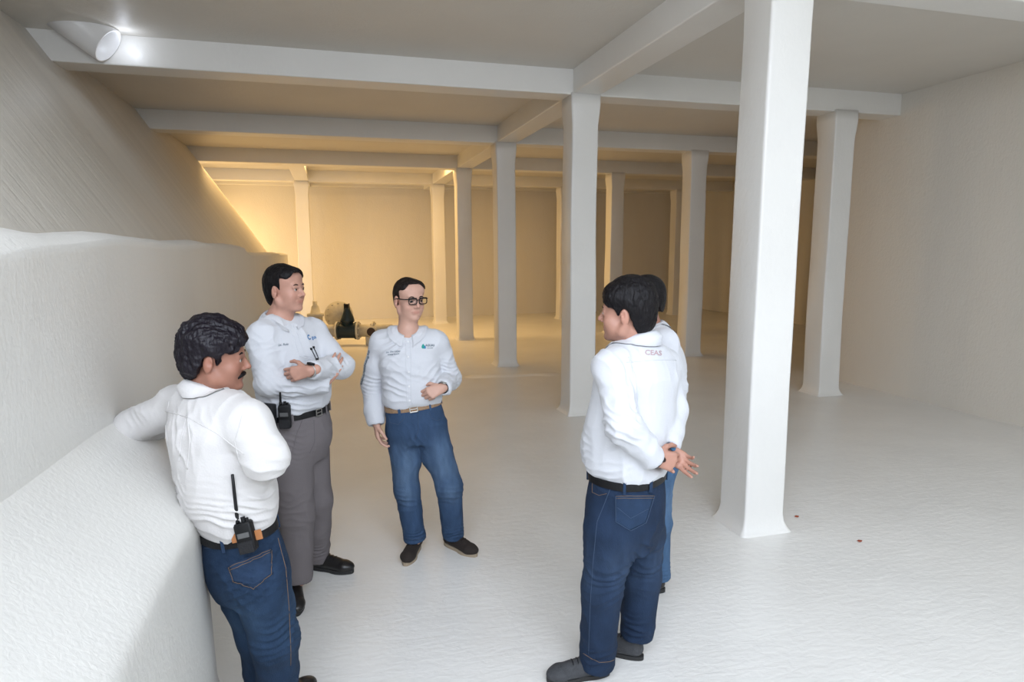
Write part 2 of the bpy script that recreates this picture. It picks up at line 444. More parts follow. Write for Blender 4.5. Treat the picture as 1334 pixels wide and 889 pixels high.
def head_frame(phi, pitch=0.0, roll=0.0):
    p = math.radians(phi); f0 = -FH*math.cos(p)+RH*math.sin(p); q = math.radians(pitch)
    f = f0*math.cos(q)-ZU*math.sin(q); l = unit(np.cross(ZU, f0)); u = np.cross(f, l)
    rr = math.radians(roll); l2 = l*math.cos(rr)+u*math.sin(rr); u2 = np.cross(f, l2)
    return np.array([-l2, f, u2])           # rows: right, forward, up
def facing(phi):
    p = math.radians(phi); f = -FH*math.cos(p)+RH*math.sin(p); return f, unit(np.cross(ZU, f))

def add_head(F, c, A, sc=1.0, fat=0.0):
    P = lambda x, y, z: c+sc*(x*A[0]+y*A[1]+z*A[2]); s = sc
    F.ell(P(0, -.018, .036), A, (.0765*s, .098*s, .084*s), .01)
    F.ell(P(0, .025, -.01), A, (.064*s, .067*s, .092*s), .02)
    F.cone(P(-.035, .03, .055), P(.035, .03, .055), .043*s, .043*s, .02)
    for sx in (-1, 1):
        F.cone(P(sx*(.055+fat), -.01, -.05), P(sx*(.052+fat), .005, -.075), .017*s, .014*s, .02)
        F.cone(P(sx*(.052+fat), .0, -.072), P(sx*.018, .062, -.1), .015*s, .014*s, .02)
        F.ell(P(sx*(.038+fat*.5), .054, -.036), A, (.024*s, .026*s, .026*s), .015)
    F.ell(P(0, .036, -.083), A, ((.042+fat)*s, .043*s, .030*s), .02)
    for sx in (-1, 1): F.ell(P(sx*.030, .036, -.058), A, ((.029+fat)*s, .036*s, .036*s), .02)
    F.ell(P(0, .071, -.101), A, (.021*s, .017*s, .017*s), .012)
    F.cone(P(-.036, .074, .02), P(.036, .074, .02), .0115*s, .0115*s, .012)       # brow ridge
    for sx in (-1, 1):
        F.ell(P(sx*.031, .098, -.001), A, (.016*s, .017*s, .0105*s), .010, cut=True)
        F.ell(P(sx*.031, .0735, -.001), A, (.0135*s, .0135*s, .0125*s), .004)
        F.cone(P(sx*.045, .080, .0045), P(sx*.019, .0875, .0050), .0042*s, .0042*s, .004)   # upper lids
        F.cone(P(sx*.042, .079, -.0085), P(sx*.020, .085, -.0085), .0032*s, .0032*s, .004)
    F.cone(P(0, .084, .008), P(0, .105, -.028), .0070*s, .0095*s, .009)           # nose
    F.ell(P(0, .105, -.031), A, (.0105*s, .0095*s, .0085*s), .006)
    for sx in (-1, 1): F.ell(P(sx*.0125, .0915, -.036), A, (.0075*s, .0095*s, .0075*s), .004)
    F.cone(P(-.021, .080, -.062), P(.021, .080, -.062), .0070*s, .0070*s, .006)   # lips
    F.cone(P(-.016, .079, -.073), P(.016, .079, -.073), .0075*s, .0075*s, .006)
    F.cone(P(-.022, .091, -.0672), P(.022, .091, -.0672), .0028*s, .0022*s, .003, cut=True)
    for sx in (-1, 1):                                                              # ears
        e = P(sx*.079, -.014, -.012)
        F.ell(e, np.array([unit(A[0]*sx-.35*A[1]), unit(A[1]+.35*sx*sx*A[0]*sx), unit(A[2]-.15*A[1])]), (.0095*s, .0185*s, .033*s), .005)
        F.ell(P(sx*.0905, -.009, -.004), A, (.0075*s, .0085*s, .016*s), .004, cut=True)
        F.ell(P(sx*.088, .001, -.014), A, (.006*s, .004*s, .006*s), .003, cut=True)

def rot(v, ax, ang):
    ax = unit(ax); return v*math.cos(ang)+np.cross(ax, v)*math.sin(ang)+ax*(ax@v)*(1-math.cos(ang))
def add_hand(F, w, d, n, t, curls=(35, 35, 35, 35), thumb=(25, 20), s=1.0, spread=1.0):
    """w wrist, d direction of the fingers, n palm normal, t towards the thumb"""
    d = unit(d); n = unit(n-d*(n@d)); t0 = t; t = unit(np.cross(n, d)); t = t if t@t0 > 0 else -t
    axis = np.cross(d, n)
    kn = [(.088, .029), (.094, .0095), (.089, -.010), (.080, -.028)]
    F.cone(w-d*.03, w+d*.015, .0265*s, .027*s, .012, flat=(n, 1.35))
    for (a, b) in kn:
        F.cone(w+s*(d*.012+t*b*.55), w+s*(d*a+t*b), .0155*s, .0118*s, .010)
    F.cone(w+s*(d*.02+t*.016+n*.006), w+s*(d*.05+t*.026+n*.008), .015*s, .013*s, .010)
    L = [(.043, .026, .020), (.048, .030, .021), (.045, .028, .021), (.035, .021, .019)]
    for i, (a, b) in enumerate(kn):
        p = w+s*(d*a+t*b); dd = unit(d+t*b*2.2*spread); c = math.radians(curls[i]); r = [.0096, .0088, .0080, .0068]
        if i == 3: r = [x*.87 for x in r]
        for j in range(3):
            dd = rot(dd, axis, c*(1.0, 1.15, .7)[j]); q = p+s*dd*L[i][j]
            F.cone(p, q, r[j]*s, r[j+1]*s, .0025 if j else .004); p = q
    p = w+s*(d*.030+t*.026+n*.006); a1, a2 = map(math.radians, thumb)
    dd = unit(d*.65+t*.70+n*.32)
    for j, (l, ra, rb) in enumerate(((.040, .0135, .0112), (.031, .0108, .0098), (.025, .0096, .0080))):
        if j: dd = rot(dd, np.cross(dd, unit(d*.8+n*.5-t*.35)), (a1, a2)[j-1])
        q = p+s*dd*l; F.cone(p, q, ra*s, rb*s, .005 if j else .009); p = q

def cloth(V, Fc, seed, amp=.003, freq=9, stretch=(1, 1, 1), folds=()):
    N = vnormals(V, Fc); Q = V*np.array(stretch)*freq
    wv = np.stack([noise3(Q*.5+11, seed), noise3(Q*.5+37, seed+1), noise3(Q*.5+71, seed+2)], 1)
    r = 1-np.abs(noise3(Q+wv*1.2, seed+3))*2; r2 = 1-np.abs(noise3(Q*2.1+wv*1.6, seed+4))*2
    d = amp*2.0*(np.clip(r, -.2, 1)**2*np.sign(r)*.9+r2*.22)
    for (c, v, lam, A, R) in folds:                 # bundles of folds: centre, direction across the folds, wavelength, amplitude, reach
        p = V-c; wgt = np.exp(-(p**2).sum(1)/R**2); ph = (p@unit(v))/lam*1.15*math.pi+2.8*noise3(V*7, seed+5)+1.6*noise3(V*16, seed+6); wgt = wgt*np.clip(.75+1.1*noise3(V*9+50, seed+7), 0, 1.6)
        x = np.sin(ph); d += A*1.35*wgt*(1-2*np.abs(x)**.7)
    return V+N*d[:, None]

M_skin = plain('skin', (.5, .3, .2), .48, attr='Col', bump=.05, scale=350, spec=.4)
M_shirt = plain('white_shirt', (.61, .62, .65), .75, bump=.12, scale=160, sheen=.15, spec=.25)
M_shirt_warm = plain('white_work_shirt', (.61, .59, .575), .78, bump=.15, scale=140, sheen=.15, spec=.25)
M_hair = plain('black_hair', (.004, .003, .004), .5, bump=.8, scale=90, stretch=(1, 1, .25), spec=.22)
M_hair_brown = plain('dark_brown_hair', (.009, .005, .004), .55, bump=.8, scale=120, stretch=(1, 1, .25), spec=.25)
M_hair_purple = plain('glossy_black_hair', (.005, .003, .007), .42, bump=.9, scale=70, stretch=(1, 1, .3), spec=.3)
M_jean_mid = plain('mid_blue_denim', (.075, .15, .28), .85, attr='Col', bump=.3, scale=260, var=.10, vscale=18, stretch=(1, 1, .4), spec=.2)
M_denim = plain('denim_patch', (.019, .038, .078), .85, bump=.3, scale=260, var=.12, vscale=30, spec=.2)
M_denim_mid = plain('denim_patch_mid', (.05, .10, .19), .85, bump=.3, scale=260, var=.12, vscale=30, spec=.2)
M_belt_black = plain('black_leather', (.006, .006, .007), .45, bump=.1, scale=120, spec=.3)
M_belt_tan = plain('tan_woven_belt', (.30, .19, .11), .7, bump=.4, scale=150, var=.2, vscale=90)
M_trouser = plain('grey_trouser_cloth', (.165, .148, .152), .85, bump=.15, scale=300, spec=.2, var=.03, vscale=8)
M_steel = plain('steel', (.55, .54, .52), .3, 1)
M_black = plain('black_plastic', (.006, .006, .007), .45, spec=.3)
M_black_soft = plain('black_nylon', (.007, .007, .009), .75, bump=.4, scale=250)
M_shoe_black = plain('black_shoe_leather', (.012, .011, .011), .35, bump=.1, scale=90)
M_suede = plain('dark_brown_suede', (.022, .015, .012), .85, bump=.3, scale=250)
M_sole_tan = plain('tan_rubber_sole', (.34, .27, .19), .7)
M_sneaker = plain('charcoal_sneaker', (.045, .047, .052), .75, bump=.4, scale=160, var=.2, vscale=30)
M_sole_black = plain('black_rubber_sole', (.02, .02, .02), .7)
M_thread = plain('tan_thread', (.17, .11, .065), .8)
M_thread_blue = plain('faded_blue_seam', (.040, .070, .125), .85)
M_patch = plain('brown_leather_patch', (.38, .15, .05), .6, bump=.2)
M_ink = plain('grey_embroidery', (.10, .14, .17), .8)
M_ink_blue = plain('blue_embroidery', (.04, .18, .42), .8)
M_ink_green = plain('green_embroidery', (.02, .28, .25), .8)
M_eye = plain('eye_white', (.6, .58, .55), .2, attr='Col')
M_glass = None

def bvh_of(objs):
    Vs = []; Fs = []; n = 0
    for o in objs:
        off = Vector((0, 0, 0)); p = o
        V = np.empty(len(o.data.vertices)*3, np.float32); o.data.vertices.foreach_get('co', V); V = V.reshape(-1, 3)
        Fc = np.empty(len(o.data.loops), np.int32); o.data.loops.foreach_get('vertex_index', Fc); Fc = Fc.reshape(-1, 4)
        Vs.append(V); Fs.append(Fc+n); n += len(V)
    return BVHTree.FromPolygons(np.concatenate(Vs).tolist(), np.concatenate(Fs).tolist())
def proj_pt(bvh, p, d, off=.001):
    h = bvh.ray_cast(Vector(p)-Vector(d)*.6, Vector(d), 1.2)
    if h[0] is None: return None
    nrm = h[1] if h[1].dot(Vector(d)) < 0 else -h[1]
    return np.array(h[0]+nrm*off)
def seam(name, bvh, pts, d, mat, parent, rad=.0012, off=.0004, n=14, closed=False):
    P = []
    for a, b in zip(pts, pts[1:]):
        for k in range(n): P.append(np.asarray(a)+(np.asarray(b)-a)*k/n)
    P.append(np.asarray(pts[-1])); Q = [proj_pt(bvh, p, d, off) for p in P]; Q = [q for q in Q if q is not None]
    if len(Q) < 3: return None
    bm = bmesh.new(); add_tube(bm, Q, rad, 6); return bm_obj(name, bm, mat, parent, True)
def patch(name, bvh, quad, d, mat, parent, off=.0015, nu=14, nv=14, point=0.0):
    """cloth patch; quad = four corners (top-left, top-right, bottom-right, bottom-left); point pulls the lower middle down"""
    a, b, c, e = [np.asarray(q, float) for q in quad]; V = []; dn = unit((e-a)+(c-b))
    for lay in (0, 1):
        for j in range(nv+1):
            for i in range(nu+1):
                u, v = i/nu, j/nv; p = (a*(1-u)+b*u)*(1-v)+(e*(1-u)+c*u)*v+dn*point*v*(1-abs(2*u-1))
                q = proj_pt(bvh, p, d, off if lay == 0 else -.004); V.append(q if q is not None else p)
    F_ = []; m = (nu+1)*(nv+1)
    for j in range(nv):
        for i in range(nu):
            k = j*(nu+1)+i; F_.append((k, k+1, k+nu+2, k+nu+1)); F_.append((m+k, m+k+nu+1, m+k+nu+2, m+k+1))
    for i in range(nu): F_ += [(i, m+i, m+i+1, i+1), (nv*(nu+1)+i+1, m+nv*(nu+1)+i+1, m+nv*(nu+1)+i, nv*(nu+1)+i)]
    for j in range(nv): F_ += [(j*(nu+1), (j+1)*(nu+1), m+(j+1)*(nu+1), m+j*(nu+1)), ((j+1)*(nu+1)+nu, j*(nu+1)+nu, m+j*(nu+1)+nu, m+(j+1)*(nu+1)+nu)]
    return mesh_obj(name, V, F_, mat, parent)
def writing(name, text, bvh, c, right, up, d, size, mat, parent, bold=.0, italic=0.0):
    cu = bpy.data.curves.new(name, 'FONT'); cu.body = text; cu.size = size; cu.align_x = 'CENTER'; cu.align_y = 'CENTER'; cu.offset = bold; cu.shear = italic; cu.resolution_u = 3
    t = bpy.data.objects.new(name, cu); COL.objects.link(t); bpy.context.view_layer.update()
    me = bpy.data.meshes.new_from_object(t.evaluated_get(bpy.context.evaluated_depsgraph_get())); bpy.data.objects.remove(t)
    bm = bmesh.new(); bm.from_mesh(me); bmesh.ops.triangulate(bm, faces=bm.faces)
    bmesh.ops.subdivide_edges(bm, edges=[e for e in bm.edges if e.calc_length() > .012], cuts=1)
    for v in bm.verts:
        q = proj_pt(bvh, c+unit(right)*v.co.x+unit(up)*v.co.y, d, .0015)
        if q is None: q = c
        v.co = Vector(q)
    for f in bm.faces: f.material_index = 0
    me2 = bpy.data.meshes.new(name); bm.to_mesh(me2); bm.free(); me2.materials.append(mat)
    o = bpy.data.objects.new(name, me2); COL.objects.link(o); attach(o, parent); return o

def belt(parent, outline, s0, mat, h=.034, th=.005, off=.006, buckle=None, m=72):
    pts, ax = outline(s0, m, off); c = sum(pts)/m; V = []; Fc = []
    for k, p in enumerate(pts):
        o = unit(p-c); 
        for (dr, dz) in ((0, -h/2), (th, -h/2+.002), (th, h/2-.002), (0, h/2)): V.append(p+o*dr+ax*dz)
    for k in range(m):
        for j in range(4):
            a = k*4+j; b = k*4+(j+1) % 4; a2 = ((k+1) % m)*4+j; b2 = ((k+1) % m)*4+(j+1) % 4; Fc.append((a, b, b2, a2))
    o = mesh_obj('belt', V, Fc, mat, parent, smooth=False)
    return o, pts, ax, c

def collar(parent, c, f, l, u, mat, ra=.066, rb=.072, open_=.28, h=.038, leaf=.050, tip=.030, gap=.010, bvh=None):
    """stand band round the neck with a folded leaf ending in two points; f forward, l left"""
    V = []; m = 44; rows = 8
    for lay in (0, 1):
        for k in range(m+1):
            t = -math.pi+open_+(2*math.pi-2*open_)*k/m           # angle measured from the back
            ct, st = math.cos(t), math.sin(t); e = abs(t)/math.pi
            base = c-f*ct*rb+l*st*ra; out = unit(-f*ct/rb+l*st/ra)
            dip = -u*.030*e**2.2; front = e**6
            for j in range(rows):
                q = j/(rows-1)
                if q < .42:
                    s_ = q/.42; p = base+dip+u*(h*s_)+out*(.002*s_)
                else:
                    s_ = (q-.42)/.58; ll = leaf+tip*front
                    p = base+dip+u*(h-(ll*s_)+.004*math.sin(math.pi*s_))+out*(.004+gap*math.sin(math.pi*s_*.55)+.020*s_)+f*(.012*front*s_)
                    if bvh is not None:
                        hq = bvh.find_nearest(Vector(p))
                        if hq[0] is not None and hq[3] < .06:
                            nn = np.array(hq[1]); nn = nn if nn@out > -.2 else -nn; w_ = min(1, max(0, (s_-.25)/.5)); w_ = w_*w_*(3-2*w_)
                            sd = (p-np.array(hq[0]))@nn
                            tgt = np.array(hq[0])+nn*.006
                            if sd < .006 or s_ > .8: p = p*(1-w_)+tgt*w_
                V.append(p+(out*.0022 if lay else 0))
    Fc = []; M_ = (m+1)*rows
    for k in range(m):
        for j in range(rows-1):
            a = k*rows+j; Fc.append((a, a+1, a+rows+1, a+rows)); Fc.append((M_+a, M_+a+rows, M_+a+rows+1, M_+a+1))
    for k in range(m):
        for j in (0, rows-1): a = k*rows+j; Fc.append((a, a+rows, M_+a+rows, M_+a))
    for k in (0, m):
        for j in range(rows-1): a = k*rows+j; Fc.append((a, M_+a, M_+a+1, a+1))
    return mesh_obj('collar', V, Fc, mat, parent)

def shoe(parent, heel, d, mat, sole, L=.285, wd=.047, h=.075, laces=None, hs=.006):
    """heel point on the floor, direction d"""
    d = unit(np.array([d[0], d[1], 0])); s = np.cross(ZU, d)
    F = Field(heel-np.array([.33, .33, .02]), heel+np.array([.33, .33, .16]), hs)
    P = lambda x, y, z: heel+d*x*L+s*y+ZU*z
    F.cone(P(.14, 0, .045), P(.80, .0, .038), wd*.82, wd*.92, .02, flat=(ZU, 1.35))
    F.cone(P(.80, 0, .036), P(.90, .004, .034), wd*.90, wd*.70, .02, flat=(ZU, 1.5))
    F.cone(P(.14, 0, .07), P(.30, 0, .078), wd*.78, wd*.72, .02)
    F.cone(P(.30, 0, .075), P(.62, 0, .05), wd*.66, wd*.72, .02)
    F.cone(P(.16, 0, .10), P(.18, 0, .12), wd*.74, wd*.76, .01)
    lo = heel-1; 
    F.put(lambda Q: -(Q[..., 2]-.012), heel-np.array([.3, .3, .05]), heel+np.array([.3, .3, .02]), .003, cut=False) if False else None
    F.F = np.maximum(F.F, -((F.lo[2]+F.h*np.arange(F.n[2]))[None, None, :]-.014)).astype(np.float32)
    V, Fc = F.mesh(); o = field_obj('shoe', V, Fc, mat, parent)
    bm = bmesh.new(); n = 36; rings = []
    for z, g in ((.0, .0), (.003, .002), (.020, .003), (.022, -.002)):
        ring = []
        for k in range(n):
            a = 2*math.pi*k/n; x = .5-.5*math.cos(a); y = math.sin(a)
            wy = (wd*.80+(wd*.22)*(x > .5)*math.sin(math.pi*min(1, (x-.5)/.45)))*np.sign(y)*abs(y)**.72
            wy *= (1-.12*math.exp(-((x-.42)/.14)**2))
            ring.append(bm.verts.new(tuple(P(-.01+x*1.02*(1+g), wy*(1+g*6), z))))
        rings.append(ring)
    for r0, r1 in zip(rings, rings[1:]):
        for k in range(n): bm.faces.new((r0[k], r0[(k+1) % n], r1[(k+1) % n], r1[k]))
    bm.faces.new(rings[0][::-1]); bm.faces.new(rings[-1]); bm_obj('sole', bm, sole, o, False)
    if laces:
        bv = bvh_of([o]); bm = bmesh.new()
        for k in range(4):
            x = .36+.08*k; Q = [proj_pt(bv, P(x, y, .06), np.array([0, 0, -1.]), .001) for y in np.linspace(-.022, .022, 7)]
            Q = [q for q in Q if q is not None]
            if len(Q) > 2: add_tube(bm, Q, .0022, 6)
        bm_obj('laces', bm, laces, o, True)
    return o

def add_eye(parent, c, A, s, sx, look=(0, 0)):
    p = c+s*(sx*.031*A[0]+.0758*A[1]-.001*A[2]); bm = bmesh.new()
    bmesh.ops.create_uvsphere(bm, u_segments=24, v_segments=16, radius=.0128*s)
    V = np.array([v.co[:] for v in bm.verts]); F_ = [[v.index for v in f.verts] for f in bm.faces]; bm.free()
    g = unit(A[1]+look[0]*A[0]+look[1]*A[2]); col = np.tile([.42, .38, .35], (len(V), 1)); cs = (V@g)/(.0128*s)
    col[cs > .80] = [.03, .015, .01]; me_o = mesh_obj('eye', V+p, F_, M_eye, parent)
    ca = me_o.data.color_attributes.new('Col', 'FLOAT_COLOR', 'POINT')
    ca.data.foreach_set('color', np.concatenate([col, np.ones((len(V), 1))], 1).astype(np.float32).ravel())

def skin_colors(V, c, A, s, base, lip, stub=0.0, brow=None):
    q = (V-c)@A.T/s; col = np.tile(np.array(base), (len(V), 1)); nn = fbm(V*40, 5, 2)
    col *= (1+.06*nn)[:, None]
    def mix(m, tgt): 
        nonlocal col
        col = col*(1-m[:, None])+np.array(tgt)*m[:, None]
    near = (np.abs(q) < .2).all(1)
    g = lambda x, y, z, r: np.exp(-(((q-[x, y, z])/r)**2).sum(1))
    mix(.55*np.clip(g(0, .088, -.067, [.024, .02, .009])*1.4, 0, 1), lip)
    for sx in (-1, 1):
        mix(.25*g(sx*.04, .07, -.035, .022), np.array(base)*[1.15, .8, .75])
        mix(.45*np.clip(g(sx*.031, .085, .0045, [.017, .02, .006])*1.2, 0, 1), np.array(base)*.35)
        mix(.25*g(sx*.08, -.01, -.01, [.02, .02, .03]), np.array(base)*[1.15, .75, .7])
    mix(.2*g(0, .11, -.03, .014), np.array(base)*[1.2, .8, .75])
    if stub: mix(stub*near*np.clip(1-np.abs(q[:, 2]+.085)/.045, 0, 1)*(q[:, 1] > 0), np.array(base)*.55)
    return np.clip(col, 0, 1)

def hair(parent, c, A, s, mat, line, thick=.010, top=.012, fringe=0.0, vol=(1, 1, 1), seed=1, amp=.003, ear=.032, hs=.004, fq=1.0):
    """line: (y, z) pairs of the hairline in profile"""
    P = lambda x, y, z: c+s*(x*A[0]+y*A[1]+z*A[2])
    F = Field(c-.17, c+.17, hs)
    F.ell(P(0, -.020, .036+top*.4), A, np.array([(.0765+thick)*vol[0], (.098+thick)*vol[1], (.084+thick+top)*vol[2]])*s, .01)
    F.ell(P(0, -.050, -.025), A, np.array([.060+thick*.7, .060+thick, .075])*s, .03)
    F.cone(P(-.034, .03, .062), P(.034, .03, .062), (.047+thick*.7)*s, (.047+thick*.7)*s, .02)
    if fringe:
        F.cone(P(-.03, .058, .088), P(.03, .066, .086), fringe*s, fringe*s, .02)
    g = [F.lo[i]+F.h*np.arange(F.n[i]) for i in range(3)]; X, Y, Z = np.meshgrid(*g, indexing='ij')
    Q = (np.stack([X, Y, Z], -1)-c)@A.T/s
    ly = np.array([p[0] for p in line]); lz = np.array([p[1] for p in line])
    zl = np.interp(Q[..., 1], ly, lz); zl = zl+.012*np.clip(np.abs(Q[..., 0])-.045, 0, 1)*0
    tmp = np.clip((np.abs(Q[..., 0])-.035)/.03, 0, 1)                # temples climb a little
    zl = zl-.03*tmp*np.clip((Q[..., 1]-.022)/.03, 0, 1)
    cut = (zl-Q[..., 2])*.75*s
    e = np.sqrt(((np.abs(Q[..., 0])-.082)/.03)**2+((Q[..., 1]+.010)/.022)**2+((Q[..., 2]+.012)/ear)**2)
    cut2 = (1-e)*.02
    F.F = -smin(smin(-F.F, -cut.astype(np.float32), .004), -cut2.astype(np.float32), .004)
    V, Fc = F.mesh(); N = vnormals(V, Fc); Qv = (V-c)@A.T
    d = amp*fbm(np.stack([Qv[:, 0]*90*fq, Qv[:, 1]*26*fq, Qv[:, 2]*34*fq], 1), seed, 3)
    V = V+N*d[:, None]
    return field_obj('hair', V, Fc, mat, parent)

def eyebrow(parent, c, A, s, sx, mat, up=0.0):
    P = lambda x, y, z: c+s*(x*A[0]+y*A[1]+z*A[2]); bm = bmesh.new()
    pts = [P(sx*.013, .0865, .0185+up), P(sx*.023, .0868, .0225+up), (P(sx*.035, .0862, .0240+up)), P(sx*.046, .0810, .0195+up)]
    add_tube(bm, pts, [.0030*s, .0036*s, .0032*s, .0018*s], 8); bm_obj('eyebrow', bm, mat, parent, True)

def limb(F, pts, rs, k=.02, grow=0.0):
    for (a, b), (ra, rb) in zip(zip(pts, pts[1:]), zip(rs, rs[1:])): F.cone(a, b, ra+grow, rb+grow, k)
def bounds(*pts, m=.2):
    P = np.array([p for q in pts for p in q]); return P.min(0)-m, P.max(0)+m

# ------------------------------------------------------------------ people
def build_person(label, H, sp):
    Q = lambda x, y, dh=0.0: J(x, y, H+dh)
    f, l = facing(sp['phi']); fp, lp = facing(sp.get('phi_hips', sp['phi']))
    base = J(*sp['base'], H); root = empty('person', (base[0], base[1], 0)); tag(root, label, 'person')
    hc, A, hs = Q(*sp['head']), head_frame(*sp['head_dir']), sp.get('head_s', 1.0)
    arms = [[Q(*p) for p in a] for a in sp['arms']]; legs = [[Q(*p) for p in g] for g in sp['legs']]
    shirt_secs = [(Q(*s[:3]), l if i > 1 else lp*(1-i*.5)+l*i*.5, s[3], s[4]) for i, s in enumerate(sp['torso'])]
    hip_secs = [(Q(*s[:3]), lp, s[3], s[4]) for s in sp['pelvis']]
    nb = Q(*sp['neck']); hb = hc-A[2]*.075*hs-A[1]*.022*hs
    # --- body: one continuous skin surface
    hpts = [arms[0][2], arms[1][2]]
    lo, hi = bounds(arms[0], arms[1], [hc], [legs[0][0], legs[0][1], legs[0][2], legs[1][1], legs[1][2]], m=.2)
    lo[2] = max(min(g[-1][2] for g in legs)-.04, lo[2]); hi[2] = hc[2]+.16
    F = Field(lo, hi, .0042)
    add_head(F, hc, A, hs, sp.get('fat', 0))
    nr = sp.get('neck_r', .060)
    F.cone(hb, nb+(f*.004), nr*.93, nr*.97, .03); F.cone(hb+A[1]*.04*hs+A[2]*.0, nb+f*.02, .040, nr*.85, .03)
    ch, wa = shirt_secs[-3][0], shirt_secs[1][0]
    F.cone(nb-ZU*.03, ch, .07, .095, .03); F.cone(ch, wa, .095, .10, .03, flat=(f, 1.1)); pv = hip_secs[0][0]; F.cone(wa, hip_secs[1][0]*.6+hip_secs[2][0]*.4, .10, .07, .03)
    for (S, E_, W_) in arms:
        F.cone(nb*.55+S*.45-ZU*.03, S, .055, .042, .03); limb(F, (S, E_, W_), (.042, .037, .0265), .02)
    for g in legs: limb(F, (g[0]*.8+g[1]*.2, g[1], g[2]), (.055, .045, .035), .02); F.cone(hip_secs[2][0], g[0], .08, .055, .02)
    for hd in sp.get('hands', ()):
        W_ = arms[hd['arm']][2]; add_hand(F, W_+hd.get('shift', np.zeros(3)), *[hd[k] for k in ('d', 'n', 't')], curls=hd.get('curls', (35,)*4), thumb=hd.get('thumb', (25, 20)), s=hd.get('s', 1.0), spread=hd.get('spread', 1.0))
    V, Fc = F.mesh(); V = relax(V, Fc, 1, .35)
    col = skin_colors(V, hc, A, hs, sp['skin'], sp.get('lip', np.array(sp['skin'])*[.85, .55, .55]), sp.get('stubble', 0))
    field_obj('body', V, Fc, M_skin, root, col)
    # --- shirt
    fn, slo, shi, outl = make_stack(shirt_secs, .03)
    lo, hi = bounds(arms[0], arms[1], m=.1); lo = np.minimum(lo, slo); hi = np.maximum(hi, shi); lo[2] = min(slo[2], min(a[2][2] for a in arms)-.08)
    F = Field(lo, hi, .0052); F.put(fn, slo, shi, .03)
    for i, (S, E_, W_) in enumerate(arms):
        r = sp.get('sleeve', (.066, .060, .050)); r = r[i] if hasattr(r[0], '__len__') else r
        sh_in = shirt_secs[-2][0]*.5+S*.5
        F.cone(sh_in+ZU*.0, S, .07, r[0], .05)
        cu = W_*(1-sp.get('cuff', .0))+E_*sp.get('cuff', .0)
        if hasattr(sp.get('cuffs'), '__len__'): cf = sp['cuffs'][i]; cu = W_*(1-cf)+E_*cf
        limb(F, (S, E_, cu), r, .025)
        dn = unit(cu-E_); F.cone(cu-dn*.055, cu-dn*.004, r[2]*.93, r[2]*.93, .006)
        F.cone(cu+dn*(r[2]*.95), cu+dn*(r[2]*1.2+.03), r[2]*.85, r[2]*.95, .006, cut=True)
        F.cone(cu-dn*.06, cu-dn*.064, r[2]*1.05, r[2]*1.05, .012)
    V, Fc = F.mesh(); V = relax(V, Fc, 1, .3)
    fo = [(S_*.0+Q(*c[:3]), v, lam, amp, R) for c, v, lam, amp, R in [(q[0], np.array(q[1]) if not isinstance(q[1], str) else None, q[2], q[3], q[4]) for q in sp['folds']] for S_ in [np.zeros(3)]]
    V = cloth(V, Fc, sp['seed'], sp.get('wrinkle', .004), 6.5, (1, 1, .6), fo)
    sh = field_obj('shirt', V, Fc, sp['shirt_mat'], root)
    # --- trousers
    fnp, plo, phi_, outp = make_stack(hip_secs, .012)
    lo, hi = bounds(*legs, m=.13); lo = np.minimum(lo, plo); hi = np.maximum(hi, phi_); lo[2] = min(g[-1][2] for g in legs)-.09
    hi[2] = phi_[2]
    F = Field(lo, hi, .0055); F.put(fnp, plo, phi_, .03)
    for i, g in enumerate(legs):
        r = sp['leg_r'][i] if hasattr(sp['leg_r'][0], '__len__') else sp['leg_r']
        limb(F, g, r, .035); q_ = (g[0]+g[1])*.5; q_ = q_+((legs[0][0]+legs[1][0]+legs[0][1]+legs[1][1])*.25-q_)*.22; F.cone(g[0], q_, r[0]*.86, r[0]*.80, .03)
        dn = unit(g[-1]-g[-2]); F.cone(g[-1]+dn*(r[-1]*.75), g[-1]+dn*(r[-1]+.06), r[-1]*1.25, r[-1]*1.25, .006, cut=True)
    V, Fc = F.mesh(); V = relax(V, Fc, 1, .3)
    tf = [(Q(*q[0]), np.array(q[1]), q[2], q[3], q[4]) for q in sp.get('leg_folds', ())]
    V = cloth(V, Fc, sp['seed']+40, sp.get('leg_wrinkle', .003), 7, (1, 1, .8), tf)
    col = None
    if sp.get('denim'):
        base_c, fade = np.array(sp['denim'][0]), np.array(sp['denim'][1]); m = np.zeros(len(V))
        for g in legs:
            for c, R in ((g[0]*.4+g[1]*.6+fp*.05, .16), (g[1]+fp*.06, .08), (g[0]*.55+g[1]*.45-fp*.07, .13)):
                m = np.maximum(m, np.exp(-(((V-c)/[R*.7, R*.7, R])**2).sum(1)))
        m *= .75+.35*fbm(V*[30, 30, 8], 3, 2); m = np.clip(m, 0, 1)
        col = base_c*(1-m[:, None])+fade*m[:, None]
        col *= (1+.10*fbm(V*[60, 60, 14], 9, 2))[:, None]
    tr = field_obj('trousers', V, Fc, sp['trouser_mat'], root, col)
    # --- belt on the top of the trousers
    sb = (hip_secs[-1][0]-hip_secs[0][0])@unit(hip_secs[-1][0]-hip_secs[0][0])
    b, pts, ax, c = belt(root, outp, sb+sp.get('belt_dz', -.004), sp['belt_mat'], off=sp.get('belt_off', .005))
    m = len(pts)
    for deg in sp.get('loops', (60, 120, 200, 270, 340)):
        k = int(deg/360*m) % m; p = pts[k]; o = unit(p-c); bm = bmesh.new(); tan = np.cross(ax, o)
        frame_box(bm, p+o*.006-ax*.002, (tan, ax, o), (.006, .025, .003), .002); bm_obj('belt_loop', bm, (M_denim if sp['trouser_mat'] is M_jean_mid and sp['denim'][0][0] < .03 else M_denim_mid) if sp['trouser_mat'] is M_jean_mid else sp['trouser_mat'], tr)
